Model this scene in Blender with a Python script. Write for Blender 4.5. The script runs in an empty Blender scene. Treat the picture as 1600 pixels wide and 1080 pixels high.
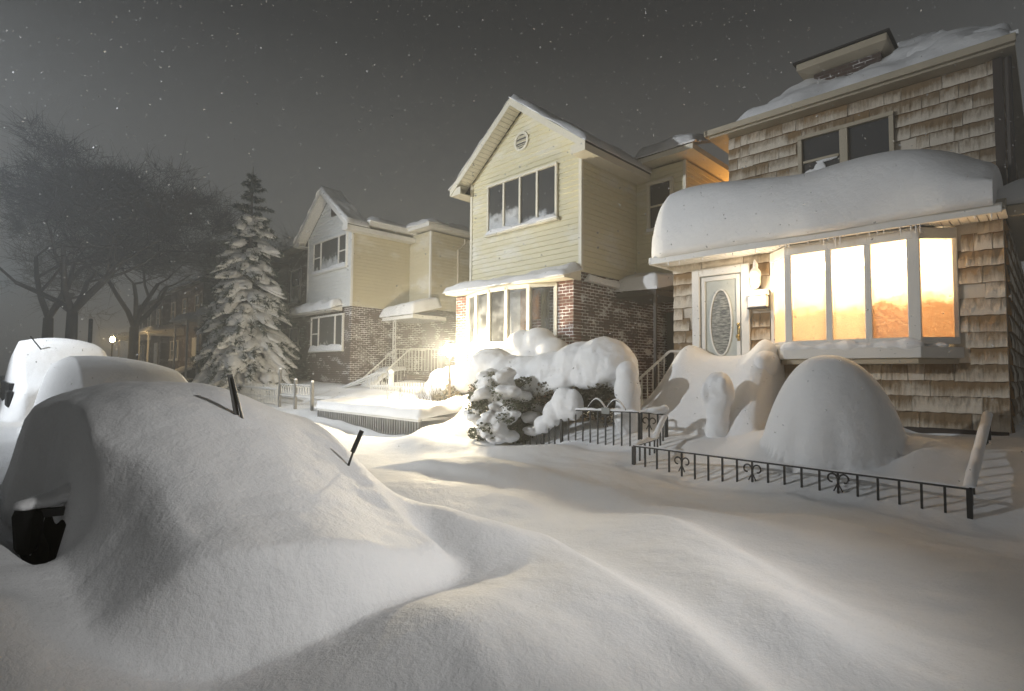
import bpy, bmesh, math, random
import numpy as np
from mathutils import Vector, Matrix, noise as mnoise
R = math.radians
random.seed(7)
scene = bpy.context.scene
COL = scene.collection

# ------------------------------------------------------------------ helpers
class MB:
    """collects vertices and faces of one mesh object (world coordinates)"""
    def __init__(s): s.v = []; s.f = []; s.m = []
    def face(s, pts, mi=0):
        b = len(s.v); s.v += [tuple(p) for p in pts]; s.f.append(tuple(range(b, b + len(pts)))); s.m.append(mi)
    def hexa(s, a, b, mi=0):
        """a: four lower corners, b: four upper corners (same order)"""
        n = len(s.v); k = len(a); s.v += [tuple(p) for p in a] + [tuple(p) for p in b]
        s.f.append(tuple(range(n + k - 1, n - 1, -1))); s.f.append(tuple(range(n + k, n + 2 * k))); s.m += [mi] * 2
        for i in range(k):
            j = (i + 1) % k
            s.f.append((n + i, n + j, n + k + j, n + k + i)); s.m.append(mi)
    def box(s, x0, x1, y0, y1, z0, z1, mi=0):
        q = [(x0, y0), (x1, y0), (x1, y1), (x0, y1)]
        s.hexa([(x, y, z0) for x, y in q], [(x, y, z1) for x, y in q], mi)
    def bar(s, p, q, w, h=None, mi=0):
        """rectangular bar from p to q"""
        p = Vector(p); q = Vector(q); d = (q - p).normalized(); h = h or w
        up = Vector((0, 0, 1)) if abs(d.z) < .95 else Vector((0, 1, 0))
        r = d.cross(up).normalized() * (w / 2); u = r.cross(d).normalized() * (h / 2)
        s.hexa([p - r - u, p + r - u, p + r + u, p - r + u], [q - r - u, q + r - u, q + r + u, q - r + u], mi)
    def tube(s, pts, rad, n=6, mi=0, cap=True):
        pts = [Vector(p) for p in pts]; rad = rad if hasattr(rad, '__len__') else [rad] * len(pts)
        base = len(s.v); prev = None
        for i, p in enumerate(pts):
            d = (pts[min(i + 1, len(pts) - 1)] - pts[max(i - 1, 0)])
            d = d.normalized() if d.length > 1e-9 else Vector((0, 0, 1))
            if prev is None:
                ref = Vector((0, 0, 1)) if abs(d.z) < .9 else Vector((1, 0, 0))
                u = d.cross(ref).normalized()
            else:
                u = (prev - d * prev.dot(d)); u = u.normalized() if u.length > 1e-6 else d.orthogonal().normalized()
            prev = u; w = d.cross(u)
            for k in range(n):
                a = 2 * math.pi * k / n
                s.v.append(tuple(p + (u * math.cos(a) + w * math.sin(a)) * rad[i]))
        for i in range(len(pts) - 1):
            for k in range(n):
                a = base + i * n + k; b = base + i * n + (k + 1) % n
                s.f.append((a, b, b + n, a + n)); s.m.append(mi)
        if cap:
            s.f.append(tuple(base + k for k in range(n - 1, -1, -1)))
            e = base + (len(pts) - 1) * n
            s.f.append(tuple(e + k for k in range(n))); s.m += [mi] * 2
    def lathe(s, prof, c, n=20, mi=0):
        """prof: (r, z) pairs from bottom to top around the vertical axis through c"""
        base = len(s.v)
        for r, z in prof:
            for k in range(n):
                a = 2 * math.pi * k / n
                s.v.append((c[0] + r * math.cos(a), c[1] + r * math.sin(a), c[2] + z))
        for i in range(len(prof) - 1):
            for k in range(n):
                a = base + i * n + k; b = base + i * n + (k + 1) % n
                s.f.append((a, b, b + n, a + n)); s.m.append(mi)
        s.f.append(tuple(base + k for k in range(n - 1, -1, -1)))
        e = base + (len(prof) - 1) * n
        s.f.append(tuple(e + k for k in range(n))); s.m += [mi] * 2
    def grid(s, P, mi=0, flip=False):
        nu = len(P); nv = len(P[0]); b = len(s.v)
        for row in P: s.v += [tuple(p) for p in row]
        for i in range(nu - 1):
            for j in range(nv - 1):
                q = (b + i * nv + j, b + (i + 1) * nv + j, b + (i + 1) * nv + j + 1, b + i * nv + j + 1)
                s.f.append(q[::-1] if flip else q); s.m.append(mi)
    def build(s, name, mats, parent=None, smooth=False, bevel=0, loc=None):
        mats = mats if isinstance(mats, (list, tuple)) else [mats]
        off = origin(parent) if parent is not None else Vector(loc or (0, 0, 0))
        me = bpy.data.meshes.new(name)
        me.from_pydata([(v[0] - off.x, v[1] - off.y, v[2] - off.z) for v in s.v], [], s.f)
        for m in mats: me.materials.append(m)
        if len(mats) > 1: me.polygons.foreach_set('material_index', s.m)
        if smooth: me.polygons.foreach_set('use_smooth', [True] * len(me.polygons))
        me.update()
        o = bpy.data.objects.new(name, me); COL.objects.link(o)
        if parent is not None: o.parent = parent
        else: o.location = off
        if bevel:
            b = o.modifiers.new('bevel', 'BEVEL'); b.width = bevel; b.segments = 2; b.limit_method = 'ANGLE'
        return o

def origin(o):
    v = Vector((0, 0, 0))
    while o is not None: v = v + o.location; o = o.parent
    return v
def tag(o, label=None, cat=None, group=None, kind=None):
    if label: o['label'] = label
    if cat: o['category'] = cat
    if group: o['group'] = group
    if kind: o['kind'] = kind
    return o
def thing(name, label, cat, loc=(0, 0, 0), group=None):
    o = bpy.data.objects.new(name, None); o.empty_display_size = .2; COL.objects.link(o); o.location = loc
    return tag(o, label, cat, group)
def copy_tree(o, parent=None):
    c = o.copy(); COL.objects.link(c)
    if parent is not None: c.parent = parent
    for ch in list(o.children): copy_tree(ch, c)
    return c

def blob(name, ells, material, parent=None, voxel=.04, smooth=12, disp=.03, dscale=.35, loc=None, cut=None):
    """snow mass: overlapping ellipsoids fused into one smooth skin. ells: (cx,cy,cz, rx,ry,rz[, rotz])"""
    bm = bmesh.new()
    for e in ells:
        rot = e[6] if len(e) > 6 else 0
        M = Matrix.Translation(e[:3]) @ Matrix.Rotation(rot, 4, 'Z') @ Matrix.Diagonal((e[3], e[4], e[5], 1))
        bmesh.ops.create_icosphere(bm, subdivisions=3, radius=1, matrix=M)
    off = origin(parent) if parent is not None else Vector(loc or (0, 0, 0))
    bmesh.ops.translate(bm, verts=bm.verts, vec=-off)
    me = bpy.data.meshes.new(name); bm.to_mesh(me); bm.free(); me.materials.append(material)
    o = bpy.data.objects.new(name, me); COL.objects.link(o)
    if parent is not None: o.parent = parent
    else: o.location = off
    r = o.modifiers.new('fuse', 'REMESH'); r.mode = 'VOXEL'; r.voxel_size = voxel; r.use_smooth_shade = True
    sm = o.modifiers.new('soften', 'SMOOTH'); sm.factor = .5; sm.iterations = smooth
    if disp:
        t = bpy.data.textures.new(name + '_lumps', 'CLOUDS'); t.noise_scale = dscale; t.noise_depth = 2
        d = o.modifiers.new('lumps', 'DISPLACE'); d.texture = t; d.strength = disp; d.mid_level = .5; d.texture_coords = 'GLOBAL'
    return o

def sstep(a, b, x):
    t = np.clip((np.asarray(x, float) - a) / (b - a), 0, 1); return t * t * (3 - 2 * t)
def vnoise(x, y, seed=0):
    x = np.asarray(x, float); y = np.asarray(y, float)
    xi = np.floor(x); yi = np.floor(y); fx = x - xi; fy = y - yi
    fx = fx * fx * (3 - 2 * fx); fy = fy * fy * (3 - 2 * fy)
    def h(i, j):
        s = np.sin(i * 127.1 + j * 311.7 + seed * 74.7) * 43758.5453
        return s - np.floor(s)
    a = h(xi, yi); b = h(xi + 1, yi); c = h(xi, yi + 1); d = h(xi + 1, yi + 1)
    return a + (b - a) * fx + (c - a) * fy + (a - b - c + d) * fx * fy - .5

# ------------------------------------------------------------------ materials
def new_mat(name):
    m = bpy.data.materials.new(name); m.use_nodes = True
    nt = m.node_tree; return m, nt, nt.nodes['Principled BSDF'], nt.nodes['Material Output']
def N(nt, t, **kw):
    n = nt.nodes.new(t)
    for k, v in kw.items():
        if k in n.inputs: n.inputs[k].default_value = v
        else: setattr(n, k, v)
    return n
def ramp(nt, src, stops):
    r = nt.nodes.new('ShaderNodeValToRGB'); cr = r.color_ramp
    while len(cr.elements) < len(stops): cr.elements.new(.5)
    for e, (p, c) in zip(cr.elements, stops):
        e.position = p; e.color = (c, c, c, 1) if not hasattr(c, '__len__') else (*c, 1)
    nt.links.new(src, r.inputs[0]); return r
def mixc(nt, fac, a, b):
    m = nt.nodes.new('ShaderNodeMix'); m.data_type = 'RGBA'
    for sock, v in ((m.inputs[0], fac), (m.inputs[6], a), (m.inputs[7], b)):
        if hasattr(v, 'links'): nt.links.new(v, sock)
        elif hasattr(v, '__len__'): sock.default_value = (*v, 1)
        else: sock.default_value = v
    return m.outputs[2]
def bump(nt, bsdf, h, strength=.3, dist=.01, prev=None):
    b = N(nt, 'ShaderNodeBump', Strength=strength, Distance=dist); nt.links.new(h, b.inputs['Height'])
    if prev is not None: nt.links.new(prev, b.inputs['Normal'])
    if bsdf is not None: nt.links.new(b.outputs[0], bsdf.inputs['Normal'])
    return b.outputs[0]
def pos(nt, sx=1, sy=1, sz=1):
    g = nt.nodes.new('ShaderNodeNewGeometry'); m = N(nt, 'ShaderNodeVectorMath', operation='MULTIPLY')
    m.inputs[1].default_value = (sx, sy, sz); nt.links.new(g.outputs['Position'], m.inputs[0]); return m.outputs[0]
def noise(nt, vec, scale, detail=4, rough=.55):
    n = N(nt, 'ShaderNodeTexNoise', Scale=scale, Detail=detail, Roughness=rough)
    nt.links.new(vec, n.inputs['Vector']); return n.outputs[0]
def plain(name, c, rough=.6, metal=0, var=.15, scale=6, bmp=.15, spec=.5):
    m, nt, b, o = new_mat(name); p = pos(nt); n = noise(nt, p, scale, 5)
    c2 = tuple(x * (1 - var) for x in c); c1 = tuple(min(1, x * (1 + var * .5)) for x in c)
    nt.links.new(mixc(nt, n, c2, c1), b.inputs['Base Color'])
    b.inputs['Roughness'].default_value = rough; b.inputs['Metallic'].default_value = metal
    b.inputs['Specular IOR Level'].default_value = spec
    if bmp: bump(nt, b, noise(nt, p, scale * 12, 3), bmp, .004)
    return m

def make_snow(name, grain=1.0):
    m, nt, b, o = new_mat(name); p = pos(nt)
    n = noise(nt, p, 1.3, 3)
    nt.links.new(mixc(nt, n, (.80, .81, .83), (.88, .88, .885)), b.inputs['Base Color'])
    b.inputs['Roughness'].default_value = .62; b.inputs['Specular IOR Level'].default_value = .25
    # tiny ice crystals that catch the lamps
    v = N(nt, 'ShaderNodeTexVoronoi', Scale=170.0); nt.links.new(p, v.inputs['Vector'])
    w = N(nt, 'ShaderNodeTexWhiteNoise', noise_dimensions='3D'); nt.links.new(v.outputs['Position'], w.inputs['Vector'])
    gt = N(nt, 'ShaderNodeMath', operation='GREATER_THAN'); gt.inputs[1].default_value = .985; nt.links.new(w.outputs['Value'], gt.inputs[0])
    rr = N(nt, 'ShaderNodeMapRange'); rr.inputs[3].default_value = .62; rr.inputs[4].default_value = .12
    nt.links.new(gt.outputs[0], rr.inputs[0]); nt.links.new(rr.outputs[0], b.inputs['Roughness'])
    b1 = bump(nt, None, noise(nt, p, 7, 6, .65), .45 * grain, .04)
    b2 = bump(nt, None, noise(nt, p, 42, 4, .7), .42 * grain, .010, b1)
    bump(nt, b, noise(nt, p, 210, 2, .7), .35 * grain, .0035, b2)
    return m
SNOW = make_snow('snow')
SNOW_FINE = make_snow('drifted_snow', .9)

def make_siding(name, c):
    m, nt, b, o = new_mat(name); p = pos(nt)
    n = noise(nt, p, 1.2, 5); n2 = noise(nt, pos(nt, 3, 3, 30), 1.0, 4)
    base = mixc(nt, n, tuple(x * .84 for x in c), c)
    # thin frost and wind-packed snow caught on the boards
    msk = ramp(nt, noise(nt, pos(nt, .7, .7, 1.4), .9, 7, .65), [(.52, 0), (.66, 1)])
    cc = mixc(nt, n2, base, tuple(x * .93 for x in c))
    fr = N(nt, 'ShaderNodeMath', operation='MULTIPLY'); fr.inputs[1].default_value = .45; nt.links.new(msk.outputs[0], fr.inputs[0])
    nt.links.new(mixc(nt, fr.outputs[0], cc, (.82, .83, .84)), b.inputs['Base Color'])
    b.inputs['Roughness'].default_value = .5
    bump(nt, b, n2, .2, .004); return m
SIDING_CREAM = make_siding('cream_vinyl_siding', (.76, .705, .50))
SIDING_WHITE = make_siding('white_vinyl_siding', (.74, .75, .74))
SIDING_TAN = make_siding('tan_vinyl_siding', (.62, .56, .40))

def make_brick(name, axis, c1, c2, snowy=.5, mort=(.30, .27, .25)):
    m, nt, b, o = new_mat(name)
    g = nt.nodes.new('ShaderNodeNewGeometry'); s = nt.nodes.new('ShaderNodeSeparateXYZ'); nt.links.new(g.outputs['Position'], s.inputs[0])
    c = nt.nodes.new('ShaderNodeCombineXYZ'); nt.links.new(s.outputs[axis], c.inputs[0]); nt.links.new(s.outputs[2], c.inputs[1])
    br = N(nt, 'ShaderNodeTexBrick', Scale=1.0); br.offset = .5
    br.inputs['Brick Width'].default_value = .22; br.inputs['Row Height'].default_value = .078; br.inputs['Mortar Size'].default_value = .009
    br.inputs['Color1'].default_value = (*c1, 1); br.inputs['Color2'].default_value = (*c2, 1); br.inputs['Mortar'].default_value = (*mort, 1)
    br.inputs['Mortar Smooth'].default_value = .15; br.inputs['Bias'].default_value = -.2
    nt.links.new(c.outputs[0], br.inputs['Vector'])
    p = pos(nt); n1 = noise(nt, pos(nt, 1, 1, 2.2), 1.5, 8, .68)
    add = N(nt, 'ShaderNodeMath', operation='MULTIPLY_ADD'); add.inputs[1].default_value = .14; nt.links.new(br.outputs['Fac'], add.inputs[0]); nt.links.new(n1, add.inputs[2])
    msk = ramp(nt, add.outputs[0], [(.70 - snowy * .32, 0), (.76 - snowy * .32, 1)])
    nt.links.new(mixc(nt, msk.outputs[0], br.outputs['Color'], (.80, .81, .82)), b.inputs['Base Color'])
    b.inputs['Roughness'].default_value = .8
    inv = N(nt, 'ShaderNodeMath', operation='SUBTRACT'); inv.inputs[0].default_value = 1; nt.links.new(br.outputs['Fac'], inv.inputs[1])
    b1 = bump(nt, None, inv.outputs[0], .6, .012); bump(nt, b, msk.outputs[0], .6, .02, b1)
    return m
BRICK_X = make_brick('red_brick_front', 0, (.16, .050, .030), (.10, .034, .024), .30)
BRICK_Y = make_brick('shaded_red_brick_side', 1, (.10, .034, .024), (.05, .020, .016), .42, (.10, .08, .075))  # side brick and mortar coloured darker to paint in its weaker light
BRICK_DX = make_brick('brown_brick_front', 0, (.075, .042, .030), (.05, .030, .024), .12, (.11, .095, .085))
BRICK_DY = make_brick('brown_brick_side', 1, (.085, .045, .030), (.055, .032, .024), .36, (.12, .10, .09))

def make_shingle():
    m, nt, b, o = new_mat('cedar_shingle')
    g = nt.nodes.new('ShaderNodeNewGeometry'); sp = nt.nodes.new('ShaderNodeSeparateXYZ'); nt.links.new(g.outputs['Position'], sp.inputs[0])
    col = nt.nodes.new('ShaderNodeVertexColor'); col.layer_name = 'tone'
    sep = nt.nodes.new('ShaderNodeSeparateColor'); nt.links.new(col.outputs[0], sep.inputs[0])
    streak = noise(nt, pos(nt, 26, 26, 2.0), 1.0, 5, .6); patch = noise(nt, pos(nt, 1, 1, 1), 2.2, 6, .6)
    wood = mixc(nt, streak, (.12, .078, .040), (.31, .215, .115))
    wood = mixc(nt, sep.outputs[0], wood, (.26, .155, .06))
    # caked snow: g channel is the height within one course (0 bottom, 1 top), b channel how much this shingle holds
    a = N(nt, 'ShaderNodeMath', operation='MULTIPLY_ADD'); a.inputs[1].default_value = .55; nt.links.new(patch, a.inputs[0]); nt.links.new(sep.outputs[2], a.inputs[2])
    a2 = N(nt, 'ShaderNodeMath', operation='MULTIPLY_ADD'); a2.inputs[1].default_value = -.30; nt.links.new(sep.outputs[1], a2.inputs[0]); nt.links.new(a.outputs[0], a2.inputs[2])
    a3 = N(nt, 'ShaderNodeMath', operation='MULTIPLY_ADD'); a3.inputs[1].default_value = .35; nt.links.new(streak, a3.inputs[0]); nt.links.new(a2.outputs[0], a3.inputs[2])
    msk = ramp(nt, a3.outputs[0], [(.55, 0), (.80, 1)])
    nt.links.new(mixc(nt, msk.outputs[0], wood, (.64, .575, .48)), b.inputs['Base Color'])
    b.inputs['Roughness'].default_value = .75
    b1 = bump(nt, None, streak, .5, .012); bump(nt, b, msk.outputs[0], .5, .02, b1)
    return m
SHINGLE = make_shingle()

TRIM = plain('white_trim_paint', (.76, .75, .72), .45, var=.12, scale=3)
TRIM_CREAM = plain('cream_trim_paint', (.74, .70, .58), .45, var=.12, scale=3)
TRIM_TAN = plain('tan_trim_paint', (.46, .40, .30), .5, var=.2, scale=3)
TRIM_DARK = plain('dark_brown_trim', (.05, .035, .025), .6, var=.3)
ASPHALT_ROOF = plain('asphalt_roof_shingle', (.045, .042, .04), .9, var=.35, scale=14, bmp=.5)
IRON = plain('black_wrought_iron', (.014, .013, .013), .5, var=.3, scale=20)
WHITE_IRON = plain('white_painted_iron', (.68, .68, .66), .5, var=.2, scale=12)
BARK = plain('dark_bark', (.045, .038, .032), .9, var=.45, scale=8, bmp=.8)
BARK_PALE = plain('snow_dusted_bark', (.11, .10, .09), .9, var=.5, scale=5, bmp=.8)
CONCRETE = plain('stoop_masonry', (.20, .165, .12), .85, var=.35, scale=4, bmp=.5)
RUBBER = plain('wiper_rubber', (.012, .012, .012), .5, var=.2)
CAR_DARK = plain('dark_car_paint', (.018, .019, .022), .25, .2, var=.2, bmp=0)
CAR_GLASS = plain('dark_car_glass', (.012, .013, .015), .15, var=.1, bmp=0)
TYRE = plain('tyre_rubber', (.02, .02, .02), .8)
GROUND = plain('frozen_ground', (.08, .075, .07), .9)
POLE = plain('dark_steel_pole', (.03, .03, .03), .5, .4)
NEEDLE = plain('spruce_needles', (.040, .058, .040), .8, var=.5, scale=3, bmp=0)
LEAF = plain('evergreen_leaves', (.060, .075, .035), .7, var=.5, scale=5, bmp=0)
LEAF_BR = plain('brown_green_leaves', (.075, .060, .032), .7, var=.5, scale=5, bmp=0)
CREAM_WALL = plain('cream_room_paint', (.72, .60, .40), .8, var=.08, scale=1)
CURTAIN_BROWN = plain('rust_curtain', (.34, .16, .07), .9, var=.4, scale=5)
CURTAIN_OLIVE = plain('olive_curtain', (.17, .15, .075), .9, var=.4, scale=5)
CURTAIN_GREY = plain('pale_net_curtain', (.42, .43, .42), .9, var=.3, scale=5)
SHADE_BACK = plain('shade_backing', (.05, .045, .04), .9)  # near-black colour painting in shade behind glass and louvres and in the recess

def make_dark_pane(name, frost=.5, tint=(.016, .018, .021)):
    """dark window glass with snow blown onto its lower part"""
    m, nt, b, o = new_mat(name)
    tc = nt.nodes.new('ShaderNodeTexCoord'); s = nt.nodes.new('ShaderNodeSeparateXYZ'); nt.links.new(tc.outputs['Generated'], s.inputs[0])
    n = noise(nt, pos(nt), 3.0, 6, .6); n2 = noise(nt, pos(nt), 40, 3, .7)
    a = N(nt, 'ShaderNodeMath', operation='MULTIPLY_ADD'); a.inputs[1].default_value = -1.0; nt.links.new(s.outputs[2], a.inputs[0]); nt.links.new(n, a.inputs[2])
    k = N(nt, 'ShaderNodeMath', operation='MULTIPLY_ADD'); k.inputs[1].default_value = .14; nt.links.new(n2, k.inputs[0]); nt.links.new(a.outputs[0], k.inputs[2])
    msk = ramp(nt, k.outputs[0], [(.62 - frost * .62, 0), (.80 - frost * .55, 1)])
    lo = N(nt, 'ShaderNodeMath', operation='MULTIPLY_ADD'); lo.inputs[1].default_value = .72; lo.inputs[2].default_value = .07
    nt.links.new(msk.outputs[0], lo.inputs[0])
    nt.links.new(mixc(nt, lo.outputs[0], tint, (.62, .64, .66)), b.inputs['Base Color'])
    rr = N(nt, 'ShaderNodeMapRange'); rr.inputs[3].default_value = .12; rr.inputs[4].default_value = .7
    nt.links.new(msk.outputs[0], rr.inputs[0]); nt.links.new(rr.outputs[0], b.inputs['Roughness'])
    bump(nt, b, n2, .15, .003); return m
PANE_DARK = make_dark_pane('dark_window_glass', .35)
PANE_FROST = make_dark_pane('frosted_dark_glass', .75)
PANE_CLEAR = make_dark_pane('clear_dark_glass', .05)

def make_clear_glass():
    m, nt, b, o = new_mat('window_glass')
    t = nt.nodes.new('ShaderNodeBsdfTransparent'); g = N(nt, 'ShaderNodeBsdfGlossy', Roughness=.06)
    d = N(nt, 'ShaderNodeBsdfDiffuse'); d.inputs[0].default_value = (.7, .72, .74, 1)
    fr = N(nt, 'ShaderNodeFresnel', IOR=1.5)
    m1 = nt.nodes.new('ShaderNodeMixShader'); nt.links.new(fr.outputs[0], m1.inputs[0]); nt.links.new(t.outputs[0], m1.inputs[1]); nt.links.new(g.outputs[0], m1.inputs[2])
    r = ramp(nt, noise(nt, pos(nt), 2.5, 6, .6), [(.45, .04), (.75, .35)])
    m2 = nt.nodes.new('ShaderNodeMixShader'); nt.links.new(r.outputs[0], m2.inputs[0]); nt.links.new(m1.outputs[0], m2.inputs[1]); nt.links.new(d.outputs[0], m2.inputs[2])
    nt.links.new(m2.outputs[0], o.inputs['Surface']); return m
GLASS = make_clear_glass()
def make_lit_pane(name, brown, level):
    """steamed and snow-plastered glass of the lit bay: clearer high up, caked low down"""
    m, nt, b, o = new_mat(name)
    tc = nt.nodes.new('ShaderNodeTexCoord'); s = nt.nodes.new('ShaderNodeSeparateXYZ'); nt.links.new(tc.outputs['Generated'], s.inputs[0])
    n = noise(nt, pos(nt), 3.4, 5, .6); n2 = noise(nt, pos(nt), 52, 5, .8)
    a = N(nt, 'ShaderNodeMath', operation='MULTIPLY_ADD'); a.inputs[1].default_value = .42; nt.links.new(n, a.inputs[0]); nt.links.new(s.outputs[2], a.inputs[2])
    caked = ramp(nt, a.outputs[0], [(level, 1), (level + .10, 0)])
    spk = N(nt, 'ShaderNodeMath', operation='MULTIPLY'); r2 = ramp(nt, n2, [(.40, .45), (.58, 1)])
    nt.links.new(caked.outputs[0], spk.inputs[0]); nt.links.new(r2.outputs[0], spk.inputs[1])
    t = nt.nodes.new('ShaderNodeBsdfTransparent'); t.inputs[0].default_value = (.97, .93, .85, 1)
    tr = N(nt, 'ShaderNodeBsdfTranslucent'); tr.inputs[0].default_value = (.78, .74, .68, 1)
    ck = N(nt, 'ShaderNodeBsdfTranslucent'); ck.inputs[0].default_value = (*brown, 1)
    df = N(nt, 'ShaderNodeBsdfDiffuse'); df.inputs[0].default_value = (.75, .72, .68, 1)
    up = nt.nodes.new('ShaderNodeMixShader'); up.inputs[0].default_value = .45; nt.links.new(t.outputs[0], up.inputs[1]); nt.links.new(tr.outputs[0], up.inputs[2])
    lowm = nt.nodes.new('ShaderNodeMixShader'); lowm.inputs[0].default_value = .35; nt.links.new(ck.outputs[0], lowm.inputs[1]); nt.links.new(df.outputs[0], lowm.inputs[2])
    mm = nt.nodes.new('ShaderNodeMixShader'); nt.links.new(spk.outputs[0], mm.inputs[0]); nt.links.new(up.outputs[0], mm.inputs[1]); nt.links.new(lowm.outputs[0], mm.inputs[2])
    nt.links.new(mm.outputs[0], o.inputs['Surface']); return m
PANE_LIT = make_lit_pane('steamed_window_glass', (.74, .64, .50), .52); PANE_LIT_BROWN = make_lit_pane('half_thawed_window_glass', (.46, .29, .15), .56)
def emit(name, c, st):
    m, nt, b, o = new_mat(name); e = N(nt, 'ShaderNodeEmission', Strength=st); e.inputs[0].default_value = (*c, 1)
    t = nt.nodes.new('ShaderNodeBsdfTransparent'); t.inputs[0].default_value = (.8, .8, .8, 1); a = nt.nodes.new('ShaderNodeAddShader')   # thin glass: the lamp inside shines through
    nt.links.new(e.outputs[0], a.inputs[0]); nt.links.new(t.outputs[0], a.inputs[1]); nt.links.new(a.outputs[0], o.inputs['Surface']); return m
def lamp(name, loc, power, col, radius=.1, parent=None, kind='POINT', aim=None, cone=60, blend=1):
    l = bpy.data.lights.new(name, kind); l.energy = power; l.color = col; l.shadow_soft_size = radius
    o = bpy.data.objects.new(name, l); COL.objects.link(o)
    o.location = Vector(loc) - (origin(parent) if parent is not None else Vector((0, 0, 0)))
    if parent is not None: o.parent = parent
    if kind == 'SPOT':
        l.spot_size = R(cone); l.spot_blend = blend
        d = Vector(aim) - Vector(loc); o.rotation_euler = d.to_track_quat('-Z', 'Y').to_euler()
    return o

# ------------------------------------------------------------------ snow surface
def base_h(x, y):
    h = .40 + .0 * x
    # sidewalk strip, then the front yards climb towards the houses
    h = h + .16 * sstep(6.7, 7.6, y) + .26 * sstep(7.6, 9.0, y) + .26 * sstep(8.8, 10.2, y)
    h = h + .22 * sstep(9.8, 10.6, -x) * sstep(8.6, 9.0, y) - .20 * sstep(10.0, 10.6, -x) * (1 - sstep(15.8, 16.6, -x)) * sstep(6.6, 7.3, y) * (1 - sstep(8.3, 8.8, y))
    h = h + .14 * sstep(-2.5, -.4, x) * sstep(6.0, 7.4, y) * (1 - sstep(8, 9.5, y)) * .9
    h = h - .10 * np.exp(-((y - 5.4) / 1.1) ** 2) * sstep(1.5, 4, -x)
    h = h - .36 * np.exp(-((x + 7.7) / 1.3) ** 4 - ((y - 7.5) / .95) ** 2) - .16 * np.exp(-((x + 5.6) / 1.0) ** 2 - ((y - 7.6) / .5) ** 2)
    # plough bank along the far kerb side
    h = h + .35 * sstep(-7.5, -12, x) * (1 - sstep(3.0, 4.5, y))
    h = h + .26 * vnoise(x * .33 + 3, y * .42 + 1, 3) + .13 * vnoise(x * .7 + y * .5, y * 1.2 - x * .3, 5) + .04 * vnoise(x * 2.0 + y, y * 2.6, 6) + .012 * vnoise(x * 5 + y * 2, y * 8 - x, 7)
    # long wind drifts on the sidewalk
    def drift(x0, y0, x1, y1, amp, wl, wr):
        dx, dy = x1 - x0, y1 - y0; L = math.hypot(dx, dy); t = ((x - x0) * dx + (y - y0) * dy) / L
        d = ((x - x0) * -dy + (y - y0) * dx) / L
        s = np.where(d > 0, np.exp(-(d / wl) ** 2), np.exp(-(d / wr) ** 2))
        return amp * s * sstep(-.9, .5, t) * (1 - sstep(L - .6, L + .9, t))
    h = h + drift(-2.9, 3.05, -.7, 2.1, .25, .28, .8)
    h = h + drift(-2.7, 4.4, -1.2, 3.6, .19, .28, .7)
    h = h + drift(-1.5, 5.3, .8, 4.3, .18, .22, .7)
    h = h + drift(-6.2, 5.2, -3.4, 5.7, .16, .6, .35)
    h = h + drift(-9.4, 6.4, -6.4, 6.8, .18, .6, .4)
    h = h + drift(-3.2, 5.2, -1.6, 4.7, .10, .26, .6) + drift(-1.9, 3.5, -.7, 3.0, .07, .24, .5) + drift(-5.2, 4.0, -3.9, 4.2, .10, .22, .5) + drift(-7.2, 4.6, -5.4, 4.9, .12, .5, .14)
    return h
def mix_to(h, z, m): return h + (z - h) * m
def interp(x, pts): return np.interp(x, [p[0] for p in pts], [p[1] for p in pts])
def smooth_interp(x, pts, w=.22):
    return sum(interp(x + d * w, pts) * k for d, k in ((-1, .1), (-.66, .15), (-.33, .17), (0, .16), (.33, .17), (.66, .15), (1, .1)))
CAR1 = [(-7.6, .9), (-7.0, 1.45), (-6.6, 1.66), (-5.6, 1.70), (-4.55, 1.71), (-4.1, 1.64), (-3.5, 1.34), (-3.1, 1.18), (-2.6, 1.05), (-2.25, .93), (-2.0, .84)]
def car1_mask(x, y):
    t = sstep(-3.95, -3.35, x); a = .36 - .24 * t; b = .55 + .20 * t
    sh = .12 * sstep(5.1, 6.0, -x); a = a - sh; b = b - sh; yy = y + .04 * vnoise(x * 2.2, y, 9); u = np.clip((yy - a) / (b - a), 0, 1)
    return u * u * (3 - 2 * u) * (1 - sstep(0, 1, (y - 2.02) / (.62 - .34 * sstep(-3.6, -2.9, x)))) * (1 - sstep(-.14, .12, x + 2.40 + .28 * (y - 1.3) ** 2)) * sstep(-7.9, -7.0, x)
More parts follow.
